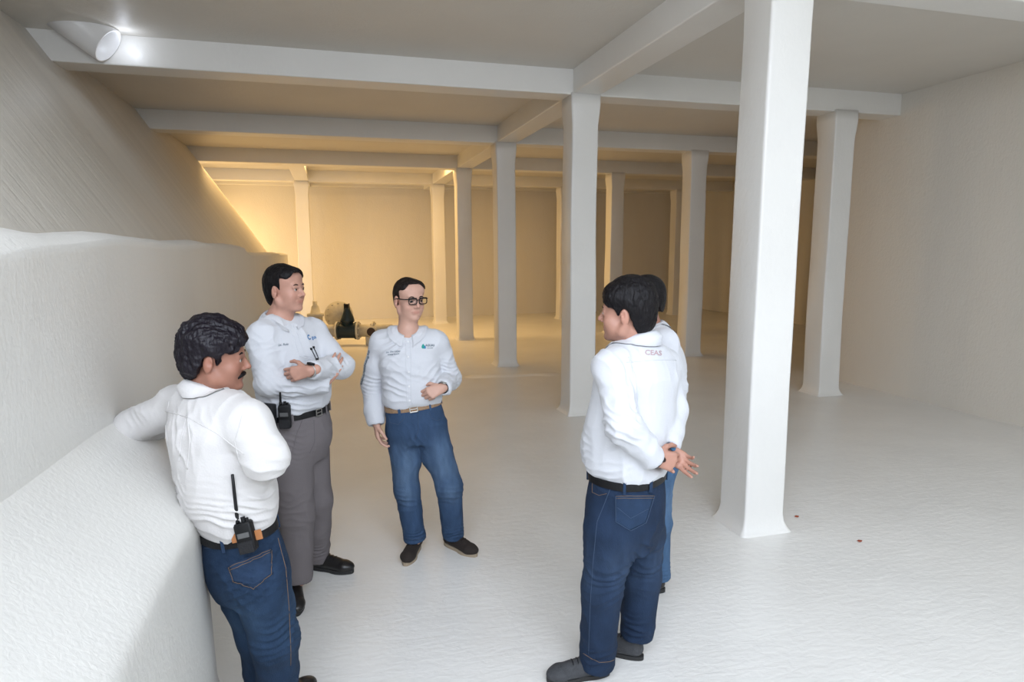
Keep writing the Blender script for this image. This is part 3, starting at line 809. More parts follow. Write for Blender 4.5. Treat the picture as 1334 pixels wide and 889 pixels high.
    if sp.get('buckle') is not None:
        k = int(sp['buckle']/360*m) % m; p = pts[k]; o = unit(p-c); tan = np.cross(ax, o); bm = bmesh.new()
        for s_ in (-1, 1):
            frame_box(bm, p+o*.008+tan*s_*.022, (tan, ax, o), (.003, .021, .0025), .001); frame_box(bm, p+o*.008+ax*s_*.018, (tan, ax, o), (.024, .003, .0025), .001)
        add_tube(bm, [p+o*.010-tan*.02, p+o*.011+tan*.02], .002, 6); bm_obj('buckle', bm, M_steel, b)
    # --- collar
    if sp.get('collar', True):
        cf = unit(f*1.0+A[1]*.25*0); cc = nb+ZU*sp.get('collar_z', -.012)+f*sp.get('collar_f', .0); tl = sp.get('collar_tilt', .28)
        u = unit(ZU*math.cos(tl)-f*math.sin(tl)*-1) if False else unit(ZU+f*tl); ff = unit(f-u*(f@u))
        co = collar(root, cc, ff, unit(np.cross(u, ff)), u, sp['shirt_mat'], nr+.007, nr+.011, sp.get('collar_open', .3), bvh=bvh_of([sh]))
    # --- hair, brows, eyes
    hair(root, hc, A, hs, **sp['hair'])
    for sx in (-1, 1):
        eyebrow(root, hc, A, hs, sx, sp.get('brow_mat', M_hair)); add_eye(root, hc, A, hs, sx, sp.get('look', (0, 0)))
    # --- shoes
    for s_ in sp.get('shoes', ()):
        hp = J(*s_['heel']); hp = np.array([hp[0], hp[1], s_.get('z', .003)])
        d = -FH*math.cos(math.radians(s_['dir']))+RH*math.sin(math.radians(s_['dir']))
        shoe(root, hp, d, s_['mat'], s_['sole'], laces=s_.get('laces'), L=s_.get('L', .285))
    return dict(root=root, Q=Q, f=f, l=l, fp=fp, lp=lp, hc=hc, A=A, hs=hs, nb=nb, arms=arms, legs=legs, shirt=sh, trousers=tr, belt_pts=pts, belt_ax=ax, belt_c=c, secs=shirt_secs)

def watch(parent, W_, E_, mat_band, mat_face, face_dir, r=.031, at=.012):
    d = unit(W_-E_); c = W_+d*at; o = unit(face_dir-d*(face_dir@d)); t = np.cross(d, o); bm = bmesh.new(); n = 40
    rings = []
    for (x, q) in ((-.009, 0), (-.009, .003), (.009, .003), (.009, 0)):
        rings.append([bm.verts.new(tuple(c+d*x+(o*math.cos(2*math.pi*k/n)*1.0+t*math.sin(2*math.pi*k/n)*1.08)*(r+q))) for k in range(n)])
    for r0, r1 in zip(rings, rings[1:]+rings[:1]):
        for k in range(n): bm.faces.new((r0[k], r0[(k+1) % n], r1[(k+1) % n], r1[k]))
    b = bm_obj('wristwatch', bm, mat_band, parent, True)
    bm = bmesh.new(); q = c+o*(r+.004); add_tube(bm, [q-o*.004, q+o*.003, q+o*.005], [.020, .020, .017], 28); cs = bm_obj('watch_case', bm, mat_face, b)
    return b
def thin_line(V3): return np.array(V3)
up = ZU

# 1 ---- man in glasses, centre
C = build_person('man in black-framed glasses, white shirt, tan belt and blue jeans, facing the camera', 3.84, dict(
    phi=8, phi_hips=10, base=(560, 700), head=(533, 390), head_dir=(38, 3), head_s=1.03, neck=(531.5, 430), neck_r=.056, fat=.004,
    skin=(.56, .33, .25), stubble=.12, seed=3,
    torso=[(538, 530, .0, .150, .112), (538, 522, -.01, .172, .132), (537, 508, -.015, .176, .138), (536, 488, -.01, .176, .132), (534, 466, .0, .182, .126), (532.5, 448, .01, .180, .108), (532, 437, .012, .125, .085), (531.5, 431, .012, .075, .07)],
    pelvis=[(545, 576, .0, .120, .10), (543, 562, .0, .168, .125), (541, 546, .0, .178, .128), (538, 526, .0, .163, .122)],
    arms=[[(497, 446, .0), (484, 500, .03), (490, 550, -.05)], [(569, 446, .03), (588, 493, .08), (577, 505, -.13)]],
    sleeve=[(.066, .061, .054), (.064, .060, .052)], cuffs=(.05, .10),
    hands=[dict(arm=0, d=(-ZU*.97-FH*.12+RH*.08), n=RH*.9+FH*.3, t=-FH*1.0, curls=(22, 28, 32, 38), thumb=(18, 15)),
           dict(arm=1, d=(-RH*.78-FH*.35-ZU*.28), n=(FH*.75-ZU*.35-RH*.2), t=(ZU*.9-FH*.3), curls=(48, 55, 60, 62), thumb=(35, 30))],
    legs=[[(524, 562, .0), (530, 638, -.02), (541, 704, .0)], [(562, 560, .02), (585, 634, -.03), (591, 699, .06)]],
    leg_r=[(.096, .074, .066), (.098, .075, .066)], denim=((.034, .066, .130), (.10, .16, .255)), trouser_mat=M_jean_mid,
    shirt_mat=M_shirt, belt_mat=M_belt_tan, buckle=90, loops=(60, 118, 200, 250, 300, 350), wrinkle=.0045,
    folds=[((484, 500, .0), (0.3, 0, 1), .03, .004, .08), ((520, 505, -.1), (.35, 0, .9), .045, .005, .13), ((590, 490, .0), (.2, 0, 1), .028, .004, .08), ((560, 495, -.1), (-.6, 0, .8), .05, .004, .10), ((510, 455, -.1), (-.6, 0, .8), .05, .003, .09)],
    leg_folds=[((530, 645, -.06), (0, 0, 1), .035, .005, .07), ((541, 700, -.04), (0, 0, 1), .028, .006, .06), ((591, 690, .0), (0, 0, 1), .028, .006, .06), ((586, 640, -.06), (.2, 0, 1), .04, .004, .07), ((543, 575, -.1), (.8, 0, .6), .04, .004, .09)],
    hair=dict(mat=M_hair_brown, line=[(-.12, -.06), (-.09, -.062), (-.06, -.05), (-.04, -.02), (-.02, .02), (.0, -.005), (.020, .01), (.024, .055), (.045, .085), (.07, .098), (.12, .105)], thick=.004, top=.002, amp=.0012, seed=2),
    brow_mat=M_hair_brown, look=(.1, 0), collar_z=-.016, collar_f=.004,
    shoes=[dict(heel=(545, 700, 3.95), dir=-8, mat=M_suede, sole=M_sole_tan, laces=M_black, z=.001), dict(heel=(580, 704, 3.97), dir=48, mat=M_suede, sole=M_sole_tan, laces=M_black, z=.001)]))
# 2 ---- man with crossed arms
D = build_person('man with crossed arms in white shirt and grey trousers, radio and pouch at his belt', 3.45, dict(
    phi=55, phi_hips=52, base=(392, 760), head=(372, 377), head_dir=(74, -2), head_s=1.02, neck=(362, 414), neck_r=.059, fat=.004,
    skin=(.50, .27, .20), stubble=.15, seed=13,
    torso=[(385, 540, .0, .160, .125), (385, 530, .0, .188, .150), (384, 512, .0, .200, .160), (381, 485, .0, .200, .150), (376, 455, .0, .205, .138), (369, 434, .0, .190, .115), (364, 422, .0, .125, .085), (362, 415, .0, .08, .07)],
    pelvis=[(392, 600, .0, .130, .11), (390, 578, .0, .180, .140), (387, 556, .0, .186, .145), (385, 535, .0, .178, .140)],
    arms=[[(342, 438, -.14), (350, 498, -.21), (421, 500, -.12)], [(406, 432, .13), (444, 477, .03), (404, 483, -.27)]],
    sleeve=[(.072, .068, .054), (.068, .064, .047)], cuffs=(.0, .12),
    hands=[dict(arm=0, d=(RH*.55+ZU*.75+FH*.1), n=(-RH*.3+FH*.9), t=(-RH*.7+ZU*.4), curls=(18, 20, 22, 24), thumb=(15, 15)),
           dict(arm=1, d=(-RH*.93-FH*.05-ZU*.18), n=(FH*.85-ZU*.2-RH*.2), t=(ZU*1.0), curls=(28, 32, 35, 40), thumb=(20, 20), s=.98)],
    legs=[[(378, 590, -.09), (386, 668, -.12), (389, 757, -.13)], [(403, 590, .09), (411, 650, .10), (412, 727, .20)]],
    leg_r=[(.108, .088, .074), (.110, .090, .075)], trouser_mat=M_trouser, shirt_mat=M_shirt, belt_mat=M_belt_black, buckle=80, loops=(20, 62, 120, 200, 250, 310, 340), wrinkle=.0045,
    folds=[((350, 500, -.2), (.7, 0, .7), .03, .004, .08), ((400, 505, -.2), (.3, 0, 1), .03, .004, .09), ((345, 470, -.2), (-.5, 0, .8), .045, .004, .10), ((436, 475, -.1), (.8, 0, .5), .03, .004, .07), ((385, 518, -.15), (.15, 0, 1), .035, .004, .12), ((350, 430, -.15), (.8, 0, .5), .05, .004, .08)],
    leg_folds=[((392, 575, -.15), (.4, 0, .9), .03, .003, .1), ((411, 722, .1), (0, 0, 1), .03, .004, .05), ((388, 668, -.2), (.2, 0, 1), .045, .003, .09)],
    hair=dict(mat=M_hair, line=[(-.13, -.095), (-.085, -.095), (-.06, -.075), (-.042, -.03), (-.02, .005), (-.004, -.012), (.016, -.004), (.020, .03), (.026, .062), (.05, .082), (.075, .086), (.1, .088)], thick=.006, top=.008, fringe=.016, amp=.002, seed=5),
    look=(0, 0), collar_z=-.016, collar_f=.004, collar_r=(.074, .080),
    shoes=[dict(heel=(384, 762, 3.40), dir=20, mat=M_shoe_black, sole=M_sole_black, z=.001), dict(heel=(404, 738, 3.66), dir=76, mat=M_shoe_black, sole=M_sole_black, z=.001, laces=M_black)]))
# 3 ---- man leaning on the haunch, back to the camera
B_ = build_person('moustached man leaning back on the pale haunch, seen from behind, radio on his belt', 2.25, dict(
    phi=128, phi_hips=140, base=(370, 1000), head=(283, 466), head_dir=(103, 4), head_s=.99, neck=(268, 506), neck_r=.062, fat=.004,
    skin=(.30, .14, .095), seed=23,
    torso=[(310, 693, .0, .135, .105), (309, 678, .0, .158, .128), (304, 655, .0, .176, .150), (294, 620, .0, .190, .160), (285, 580, .0, .205, .155), (278, 545, .0, .205, .138), (272, 522, .0, .135, .095), (268, 510, .0, .08, .07)],
    pelvis=[(327, 772, .0, .125, .11), (322, 748, .0, .162, .130), (317, 720, .0, .165, .130), (310, 687, .0, .145, .115)],
    arms=[[(322, 551, -.13), (345, 597, -.17), (338, 588, .06)], [(232, 528, .13), (170, 557, .14), (208, 556, .33)]],
    sleeve=[(.072, .068, .056), (.068, .060, .050)],
    hands=[dict(arm=0, d=(FH*.9+RH*.1), n=(-RH*.9), t=ZU, curls=(30,)*4), dict(arm=1, d=(RH*.9+FH*.3), n=-ZU, t=-RH*.1+FH*.8, curls=(30,)*4)],
    legs=[[(339, 752, -.07), (359, 832, -.03), (364, 915, .08)], [(314, 750, .06), (338, 825, .08), (345, 900, .20)]],
    leg_r=[(.100, .082, .072), (.098, .080, .070)], denim=((.013, .029, .062), (.034, .068, .125)), trouser_mat=M_jean_mid,
    shirt_mat=M_shirt_warm, belt_mat=M_belt_black, loops=(15, 60, 120, 205, 235, 305, 330), wrinkle=.005,
    folds=[((240, 570, -.15), (1, 0, .15), .05, .006, .09), ((335, 640, -.1), (.5, 0, .8), .05, .005, .10), ((345, 605, -.2), (.2, 0, 1), .035, .004, .08), ((185, 558, .1), (1, 0, .2), .03, .004, .07), ((230, 640, -.05), (.7, 0, .7), .05, .005, .1), ((300, 670, -.1), (.2, 0, 1), .035, .004, .12)],
    leg_folds=[((345, 735, -.1), (.3, 0, 1), .03, .004, .09), ((325, 760, -.12), (-.6, 0, .8), .035, .004, .10), ((362, 835, -.1), (0, 0, 1), .04, .004, .09)],
    hair=dict(mat=M_hair_purple, fq=.8, line=[(-.14, -.085), (-.09, -.085), (-.06, -.07), (-.042, -.02), (-.02, .01), (.0, -.022), (.018, -.018), (.026, .02), (.040, .048), (.08, .060), (.12, .066)], thick=.017, top=.015, fringe=.022, vol=(1.02, 1.0, 1.0), amp=.009, seed=8),
    look=(0, 0), collar_z=-.016, collar_f=.006, collar_r=(.074, .078),
    shoes=[dict(heel=(352, 940, 2.22), dir=165, mat=M_shoe_black, sole=M_sole_black, z=.001), dict(heel=(338, 925, 2.34), dir=150, mat=M_shoe_black, sole=M_sole_black, z=.001)]))
# 4 ---- man with his hands clasped behind his back
A4 = build_person('man seen from behind with hands clasped behind his back, white shirt and dark jeans', 2.65, dict(
    phi=-132, phi_hips=-128, base=(800, 870), head=(815, 407), head_dir=(-112, 0), head_s=1.02, neck=(832, 442), neck_r=.066, fat=.012,
    skin=(.42, .22, .16), seed=33,
    torso=[(817, 622, .0, .150, .125), (816, 608, .0, .178, .156), (816, 590, .0, .188, .172), (820, 560, .0, .190, .172), (826, 520, .0, .190, .158), (831, 485, .0, .200, .140), (833, 460, .0, .150, .105), (832, 446, .0, .085, .076)],
    pelvis=[(814, 712, .0, .130, .12), (815, 680, .0, .172, .150), (816, 650, .0, .178, .155), (817, 616, .0, .165, .142)],
    arms=[[(797, 478, -.13), (812, 555, -.25), (850, 596, -.19)], [(864, 474, .13), (877, 532, .09), (867, 584, -.08)]],
    sleeve=[(.070, .064, .050), (.064, .058, .056)], cuffs=(.04, .16),
    hands=[dict(arm=0, d=(RH*.9-ZU*.25+FH*.1), n=(-ZU*.2+FH*.9), t=(ZU*.9), curls=(48, 52, 55, 58), thumb=(25, 20)),
           dict(arm=1, d=(RH*.62-ZU*.42-FH*.55), n=(-FH*.6+RH*-.3+ZU*.5), t=(-RH*.5-ZU*.8), curls=(12, 16, 20, 26), thumb=(20, 20), s=.95, spread=1.2)],
    legs=[[(795, 690, -.08), (785, 765, -.07), (777, 866, .0)], [(835, 690, .08), (836, 752, .10), (829, 828, .13)]],
    leg_r=[(.108, .084, .078), (.106, .083, .076)], denim=((.014, .028, .060), (.038, .064, .115)), trouser_mat=M_jean_mid,
    shirt_mat=M_shirt, belt_mat=M_belt_black, buckle=93, loops=(60, 130, 185, 235, 290, 335), wrinkle=.0042,
    folds=[((812, 560, -.25), (.6, 0, .8), .035, .006, .09), ((790, 600, -.1), (-.3, 0, 1), .04, .005, .12), ((850, 590, -.1), (.7, 0, .7), .03, .004, .07), ((800, 480, -.15), (.9, 0, .3), .05, .005, .09), ((825, 520, -.2), (.9, 0, .2), .04, .004, .09), ((870, 480, .0), (.9, 0, .3), .05, .003, .08)],
    leg_folds=[((785, 760, -.15), (-.15, 0, 1), .045, .007, .09), ((778, 850, -.1), (0, 0, 1), .04, .008, .08), ((829, 825, .05), (0, 0, 1), .035, .007, .07), ((820, 715, -.1), (.6, 0, .8), .045, .006, .10), ((838, 750, .0), (.2, 0, 1), .045, .005, .09)],
    hair=dict(mat=M_hair, line=[(-.14, -.095), (-.085, -.095), (-.06, -.085), (-.042, -.03), (-.02, .01), (.002, -.015), (.020, -.006), (.03, .025), (.04, .045), (.07, .06), (.10, .07)], thick=.014, top=.014, fringe=.020, amp=.003, seed=11),
    look=(0, 0), collar_z=-.016, collar_f=.006, collar_r=(.078, .084),
    shoes=[dict(heel=(793, 884, 2.66), dir=-80, mat=M_sneaker, sole=M_sole_black, laces=M_black, z=.001), dict(heel=(838, 850, 2.76), dir=-112, mat=M_sneaker, sole=M_sole_black, laces=M_black, z=.001)]))
# 5 ---- man mostly hidden behind him
E5 = build_person('man mostly hidden behind the man with clasped hands, black hair and white shirt collar showing', 3.38, dict(
    phi=-98, phi_hips=-95, base=(850, 770), head=(839, 392), head_dir=(-66, 0), head_s=1.0, neck=(848, 427), neck_r=.060,
    skin=(.33, .16, .115), seed=43,
    torso=[(853, 560, .0, .150, .120), (853, 548, .0, .175, .145), (854, 530, .0, .180, .155), (856, 500, .0, .182, .150), (857, 470, .0, .190, .140), (855, 448, .0, .180, .112), (851, 436, .0, .12, .085), (848, 429, .0, .075, .07)],
    pelvis=[(850, 622, .0, .120, .11), (850, 600, .0, .165, .135), (851, 580, .0, .170, .135), (853, 554, .0, .160, .125)],
    arms=[[(866, 448, -.17), (878, 505, -.16), (846, 540, -.20)], [(852, 446, .17), (862, 505, .18), (838, 540, .10)]],
    hands=[dict(arm=0, d=(-RH*.9-ZU*.2+FH*.4), n=FH, t=ZU, curls=(30,)*4), dict(arm=1, d=(-RH*.9-ZU*.2-FH*.4), n=-FH, t=ZU, curls=(30,)*4)],
    legs=[[(853, 618, -.08), (856, 682, -.09), (858, 752, -.02)], [(842, 616, .08), (836, 680, .08), (828, 752, .10)]],
    leg_r=[(.092, .070, .062), (.092, .070, .062)], denim=((.06, .12, .22), (.12, .20, .32)), trouser_mat=M_jean_mid,
    shirt_mat=M_shirt, belt_mat=M_belt_black, wrinkle=.004, folds=[((885, 500, -.1), (.3, 0, 1), .03, .004, .08)],
    leg_folds=[((858, 745, -.05), (0, 0, 1), .03, .005, .06)],
    hair=dict(mat=M_hair, line=[(-.13, -.06), (-.085, -.06), (-.06, -.05), (-.042, -.02), (-.02, .01), (.0, -.01), (.02, .0), (.03, .04), (.07, .07), (.1, .08)], thick=.008, top=.008, amp=.0015, seed=12),
    collar_z=-.016, collar_f=.004,
    shoes=[dict(heel=(866, 762, 3.37), dir=-88, mat=M_shoe_black, sole=M_sole_black, z=.001), dict(heel=(836, 768, 3.46), dir=-80, mat=M_shoe_black, sole=M_sole_black, z=.001)]))

# ------------------------------------------------------------------ clothing details
def pl(p, q=None): return p
def onbody(P, pts, dh=-.3): return [P['Q'](x, y, dh) for x, y in pts]
def viewdir(px, py): return unit(FW+RT*(px-667)/CF-UP*(py-444.5)/CF)
# shirt details drawn in each man's own frame: front/back plane coordinates (lateral, height) projected along his facing axis
def frame_pts(P, c, ax_l, pts): return [c+ax_l*x+ZU*z for x, z in pts]
bvC = bvh_of([C['shirt']]); cC = C['nb']; fC, lC = C['f'], C['l']
def front(P, x, z): return P['nb']+P['l']*x+ZU*z
sh = C['shirt']
seam('placket', bvC, [front(C, .016, -.035), front(C, .014, -.2), front(C, .012, -.44)], -fC, M_shirt, sh, .0016, .0006, 30)
seam('placket', bvC, [front(C, -.014, -.035), front(C, -.014, -.2), front(C, -.014, -.44)], -fC, M_shirt, sh, .0016, .0006, 30)
for k in range(5):
    q = proj_pt(bvC, front(C, .001, -.06-.085*k), -fC, .002)
    bm = bmesh.new(); add_tube(bm, [q-fC*.0015, q+fC*.0015], .0055, 14); bm_obj('button', bm, M_steel if False else plain('button_white', (.75, .75, .76), .3) if k == 0 else bpy.data.materials['button_white'], sh)
writing('embroidered_name', 'Lic. Tino Lopez', bvC, front(C, -.088, -.115), lC-ZU*-.12, ZU, -fC, .0135, M_ink, sh, .0003, .3)
writing('embroidered_title', 'Director General', bvC, front(C, -.086, -.130), lC-ZU*-.12, ZU, -fC, .0095, M_ink, sh, .0003)
writing('embroidered_lettering', 'AGUAS', bvC, front(C, .128, -.085), lC-ZU*.05, ZU, -fC, .0165, M_ink, sh, .0006)
writing('embroidered_line', 'de la ciudad', bvC, front(C, .128, -.100), lC-ZU*.05, ZU, -fC, .007, M_ink, sh, .0002)
def drop_mark(name, bvh, c, r_, u_, d, w_, h_, mat, parent):
    V = []
    for k in range(24):
        t = 2*math.pi*k/24; x = math.sin(t)*(1-.0)*math.sin(t/2)**1.1*w_; z = math.cos(t)*h_
        q = proj_pt(bvh, c+unit(r_)*x+unit(u_)*z, d, .0016); V.append(q if q is not None else c)
    return mesh_obj(name, V, [tuple(range(24))], mat, parent, smooth=False)
drop_mark('embroidered_drop', bvC, front(C, .088, -.087), lC-ZU*.05, ZU, -fC, .0135, .014, M_ink_green, sh)
drop_mark('embroidered_drop', bvC, front(C, .098, -.093), lC-ZU*.05, ZU, -fC, .007, .009, M_ink_blue, sh)
# lettering down the right sleeve
sl_d = unit(C['arms'][0][1]-C['arms'][0][0]); sd = unit(-RH*.80-FH*.6); 
writing('sleeve_lettering', '#AguasdelaCiudad', bvC, (C['arms'][0][0]*.42+C['arms'][0][1]*.58), sl_d, unit(np.cross(-sd, sl_d))*1.0, -sd, .030, M_ink, sh, .0008)
# glasses
def glasses(P):
    c, A, s = P['hc'], P['A'], P['hs']; T = lambda x, y, z: c+s*(x*A[0]+y*A[1]+z*A[2]); bm = bmesh.new()
    for sx in (-1, 1):
        pts = [];
        for k in range(29):
            t = 2*math.pi*k/28; cx, sz = math.cos(t), math.sin(t)
            x = sx*.033+.0255*math.copysign(abs(cx)**.55, cx); z = -.001+.0165*math.copysign(abs(sz)**.6, sz)
            pts.append(T(x, .1035-.10*(abs(x))**1.6*2, z))
        add_tube(bm, pts, .0030, 8, cap=False)
        add_tube(bm, [T(sx*.010, .1035, .0155), T(sx*.034, .1025, .0162), T(sx*.058, .098, .0150)], .0045, 8)
        add_tube(bm, [T(sx*.058, .098, .012), T(sx*.070, .088, .011), T(sx*.081, .04, .009), T(sx*.0835, -.005, .007), T(sx*.082, -.025, -.008)], .0031, 8)
    add_tube(bm, [T(-.011, .103, .005), T(0, .106, .008), T(.011, .103, .005)], .0026, 8)
    o = bm_obj('eyeglasses', bm, M_black, P['root'], True)
    m, N, L, B = nm('lens'); B.inputs['Transmission Weight'].default_value = 1; B.inputs['Roughness'].default_value = 0.02; B.inputs['IOR'].default_value = 1.03; B.inputs['Base Color'].default_value = (.92, .94, .95, 1)
    for sx in (-1, 1):
        bm = bmesh.new(); vs = []
        for y in (0, .0012):
            ring = []
            for k in range(24):
                t = 2*math.pi*k/24; cx, sz = math.cos(t), math.sin(t); x = sx*.033+.0245*math.copysign(abs(cx)**.55, cx)
                ring.append(bm.verts.new(tuple(T(x, .103+y-.10*(abs(x))**1.6*2, -.001+.0155*math.copysign(abs(sz)**.6, sz)))))
            vs.append(ring)
        bm.faces.new(vs[0]); bm.faces.new(vs[1][::-1])
        for k in range(24): bm.faces.new((vs[0][k], vs[0][(k+1) % 24], vs[1][(k+1) % 24], vs[1][k]))
        bm_obj('lens', bm, m, o)
glasses(C)
# moustache of the leaning man
P = B_; T = lambda x, y, z: P['hc']+P['hs']*(x*P['A'][0]+y*P['A'][1]+z*P['A'][2]); bm = bmesh.new()
add_tube(bm, [T(-.034, .074, -.068), T(-.018, .087, -.058), T(0, .0905, -.055), T(.018, .087, -.058), T(.034, .074, -.068)], [.0050, .0080, .0080, .0080, .0050], 10)
bm_obj('moustache', bm, M_hair, P['root'], True)
# watches
watch(C['root'], C['arms'][1][2], C['arms'][1][1], M_belt_black, M_steel, -FH*.6+ZU*.7+RH*.1, .031, .004)
watch(D['root'], D['arms'][1][2], D['arms'][1][1], M_steel, M_black, -FH*.6+ZU*.75, .032, .006)
watch(A4['root'], A4['arms'][0][2], A4['arms'][0][1], M_black, M_black, ZU*.8-FH*.5, .031, .018)
watch(A4['root'], A4['arms'][1][2], A4['arms'][1][1], plain('blue_cord', (.05, .16, .30), .6), bpy.data.materials['blue_cord'], -FH+RH*.3,   .0335, .004).name = 'bracelet'
# man with crossed arms: lettering, pocket with a pen clip, placket
bvD = bvh_of([D['shirt']]); fD, lD = D['f'], D['l']; shD = D['shirt']; dD = -fD
seam('placket', bvD, [front(D, .014, -.035), front(D, .012, -.2)], -fD, M_shirt, shD, .0016, .0006, 20)
seam('placket', bvD, [front(D, -.016, -.035), front(D, -.016, -.2)], -fD, M_shirt, shD, .0016, .0006, 20)
writing('embroidered_lettering', 'Lic. Ruiz', bvD, front(D, -.085, -.125), lD, ZU, -fD, .016, M_ink, shD, .0003, .3)
writing('embroidered_logo', 'C', bvD, front(D, .07, -.105), lD, ZU, -fD, .034, M_ink_blue, shD, .0012)
writing('embroidered_lettering', 'gua', bvD, front(D, .108, -.108), lD, ZU, -fD, .026, M_ink_blue, shD, .0004)
# back of the leaning man: box pleat, yoke and sleeve seams, collar seam
bvB = bvh_of([B_['shirt']]); fB, lB = B_['f'], B_['l']; shB = B_['shirt']; v0 = viewdir(285, 580)
def vp(P, pts, H): return [J(x, y, H-.25) for x, y in pts]
seam('yoke_seam', bvB, vp(B_, [(206, 530), (240, 541), (285, 566), (318, 592)], 2.25), v0, M_shirt_warm, shB, .0018, .0008)
seam('pleat', bvB, vp(B_, [(240, 543), (234, 575), (231, 602)], 2.25), v0, M_shirt_warm, shB, .0028, .001)
seam('pleat', bvB, vp(B_, [(243, 543), (247, 575), (243, 612)], 2.25), v0, M_shirt_warm, shB, .0028, .001)
seam('armhole_seam', bvB, vp(B_, [(316, 540), (306, 575), (312, 600)], 2.25), v0, M_shirt_warm, shB, .0016, .0008)
seam('armhole_seam', bvB, vp(B_, [(212, 516), (207, 545), (213, 575)], 2.25), v0, M_shirt_warm, shB, .0016, .0008)
# jeans of the leaning man: pocket, patch and seams
bvBt = bvh_of([B_['trousers']]); tB = B_['trousers']; v1 = viewdir(325, 740)
patch('back_pocket', bvBt, vp(B_, [(297, 737), (355, 712), (357, 748), (302, 758)], 2.25), v1, M_denim, tB, .003, point=.03)
seam('pocket_stitching', bvBt, vp(B_, [(298, 739), (354, 715)], 2.25), v1, M_thread, tB, .0011, .0040)
seam('pocket_stitching', bvBt, vp(B_, [(298, 743), (354, 719)], 2.25), v1, M_thread, tB, .0011, .0040)
seam('pocket_stitching', bvBt, vp(B_, [(297, 739), (303, 758), (331, 768), (355, 748), (356, 716)], 2.25), v1, M_thread, tB, .0009, .0036)
seam('yoke_stitching', bvBt, vp(B_, [(262, 712), (285, 714), (318, 706), (352, 694)], 2.25), v1, M_thread_blue, tB, .0013, .0010)
seam('side_seam', bvBt, vp(B_, [(366, 697), (376, 740), (381, 800), (384, 880)], 2.25), v1, M_thread, tB, .0011, .0008)
# jeans of the man with clasped hands
bvAt = bvh_of([A4['trousers']]); tA = A4['trousers']; v2 = viewdir(810, 680)
def vq(pts): return [J(x, y, 2.35) for x, y in pts]
patch('back_pocket', bvAt, vq([(801, 643), (856, 642), (843, 682), (801, 680)]), v2, M_denim, tA, .003, point=.035)
seam('pocket_stitching', bvAt, vq([(802, 645), (855, 644)]), v2, M_thread, tA, .0011, .004)
seam('pocket_stitching', bvAt, vq([(802, 648), (854, 647)]), v2, M_thread, tA, .0009, .004)
seam('pocket_stitching', bvAt, vq([(802, 645), (802, 680), (822, 692), (843, 681), (855, 644)]), v2, M_thread_blue, tA, .0012, .0038)
seam('pocket_stitching', bvAt, vq([(804, 660), (822, 675), (846, 662)]), v2, M_thread_blue, tA, .0010, .0038)
seam('front_pocket_stitching', bvAt, vq([(768, 625), (768, 638), (778, 643), (789, 641)]), v2, M_thread, tA, .0011, .0010)
seam('side_seam', bvAt, vq([(795, 632), (776, 680), (770, 740), (766, 800), (763, 868)]), v2, M_thread_blue, tA, .0013, .0008)
seam('hem_stitching', bvAt, vq([(755, 868), (778, 879), (801, 878)]), v2, M_thread, tA, .0012, .0010)
bvA = bvh_of([A4['shirt']]); shA = A4['shirt']; v3 = viewdir(830, 520)
seam('yoke_seam', bvA, vq([(815, 470), (850, 466), (888, 462)]), v3, M_shirt, shA, .0016, .0008)
seam('armhole_seam', bvA, vq([(818, 462), (829, 490), (831, 525), (828, 548)]), v3, M_shirt, shA, .0020, .0010)
writing('yoke_lettering', 'CEAS', bvA, J(853, 455, 2.35), RH, ZU, v3, .030, plain('pale_red_embroidery', (.45, .32, .33), .8), shA, .0006)
# jeans of the man in glasses
bvCt = bvh_of([C['trousers']]); tC = C['trousers']; v4 = viewdir(540, 600)
def vc(pts): return [J(x, y, 3.6) for x, y in pts]
seam('fly_seam', bvCt, vc([(545, 534), (545, 560), (541, 572)]), v4, M_thread_blue, tC, .0016, .001)
seam('front_pocket_stitching', bvCt, vc([(505, 538), (507, 549), (518, 552), (526, 545), (527, 537)]), v4, M_thread_blue, tC, .0018, .001)
seam('front_pocket_stitching', bvCt, vc([(560, 535), (563, 543), (570, 546), (578, 543)]), v4, M_thread_blue, tC, .0018, .001)
seam('hem_stitching', bvCt, vc([(528, 706), (541, 709), (554, 706)]), v4, M_thread_blue, tC, .0016, .001)
# trousers of the man with crossed arms
bvDt = bvh_of([D['trousers']]); tD = D['trousers']; v5 = viewdir(390, 600)
seam('fly_seam', bvDt, [J(x, y, 3.2) for x, y in ((410, 545), (411, 575), (404, 590))], v5, M_trouser, tD, .0018, .001)
seam('pocket_seam', bvDt, [J(x, y, 3.2) for x, y in ((394, 546), (386, 566), (381, 590))], v5, M_trouser, tD, .0018, .001)

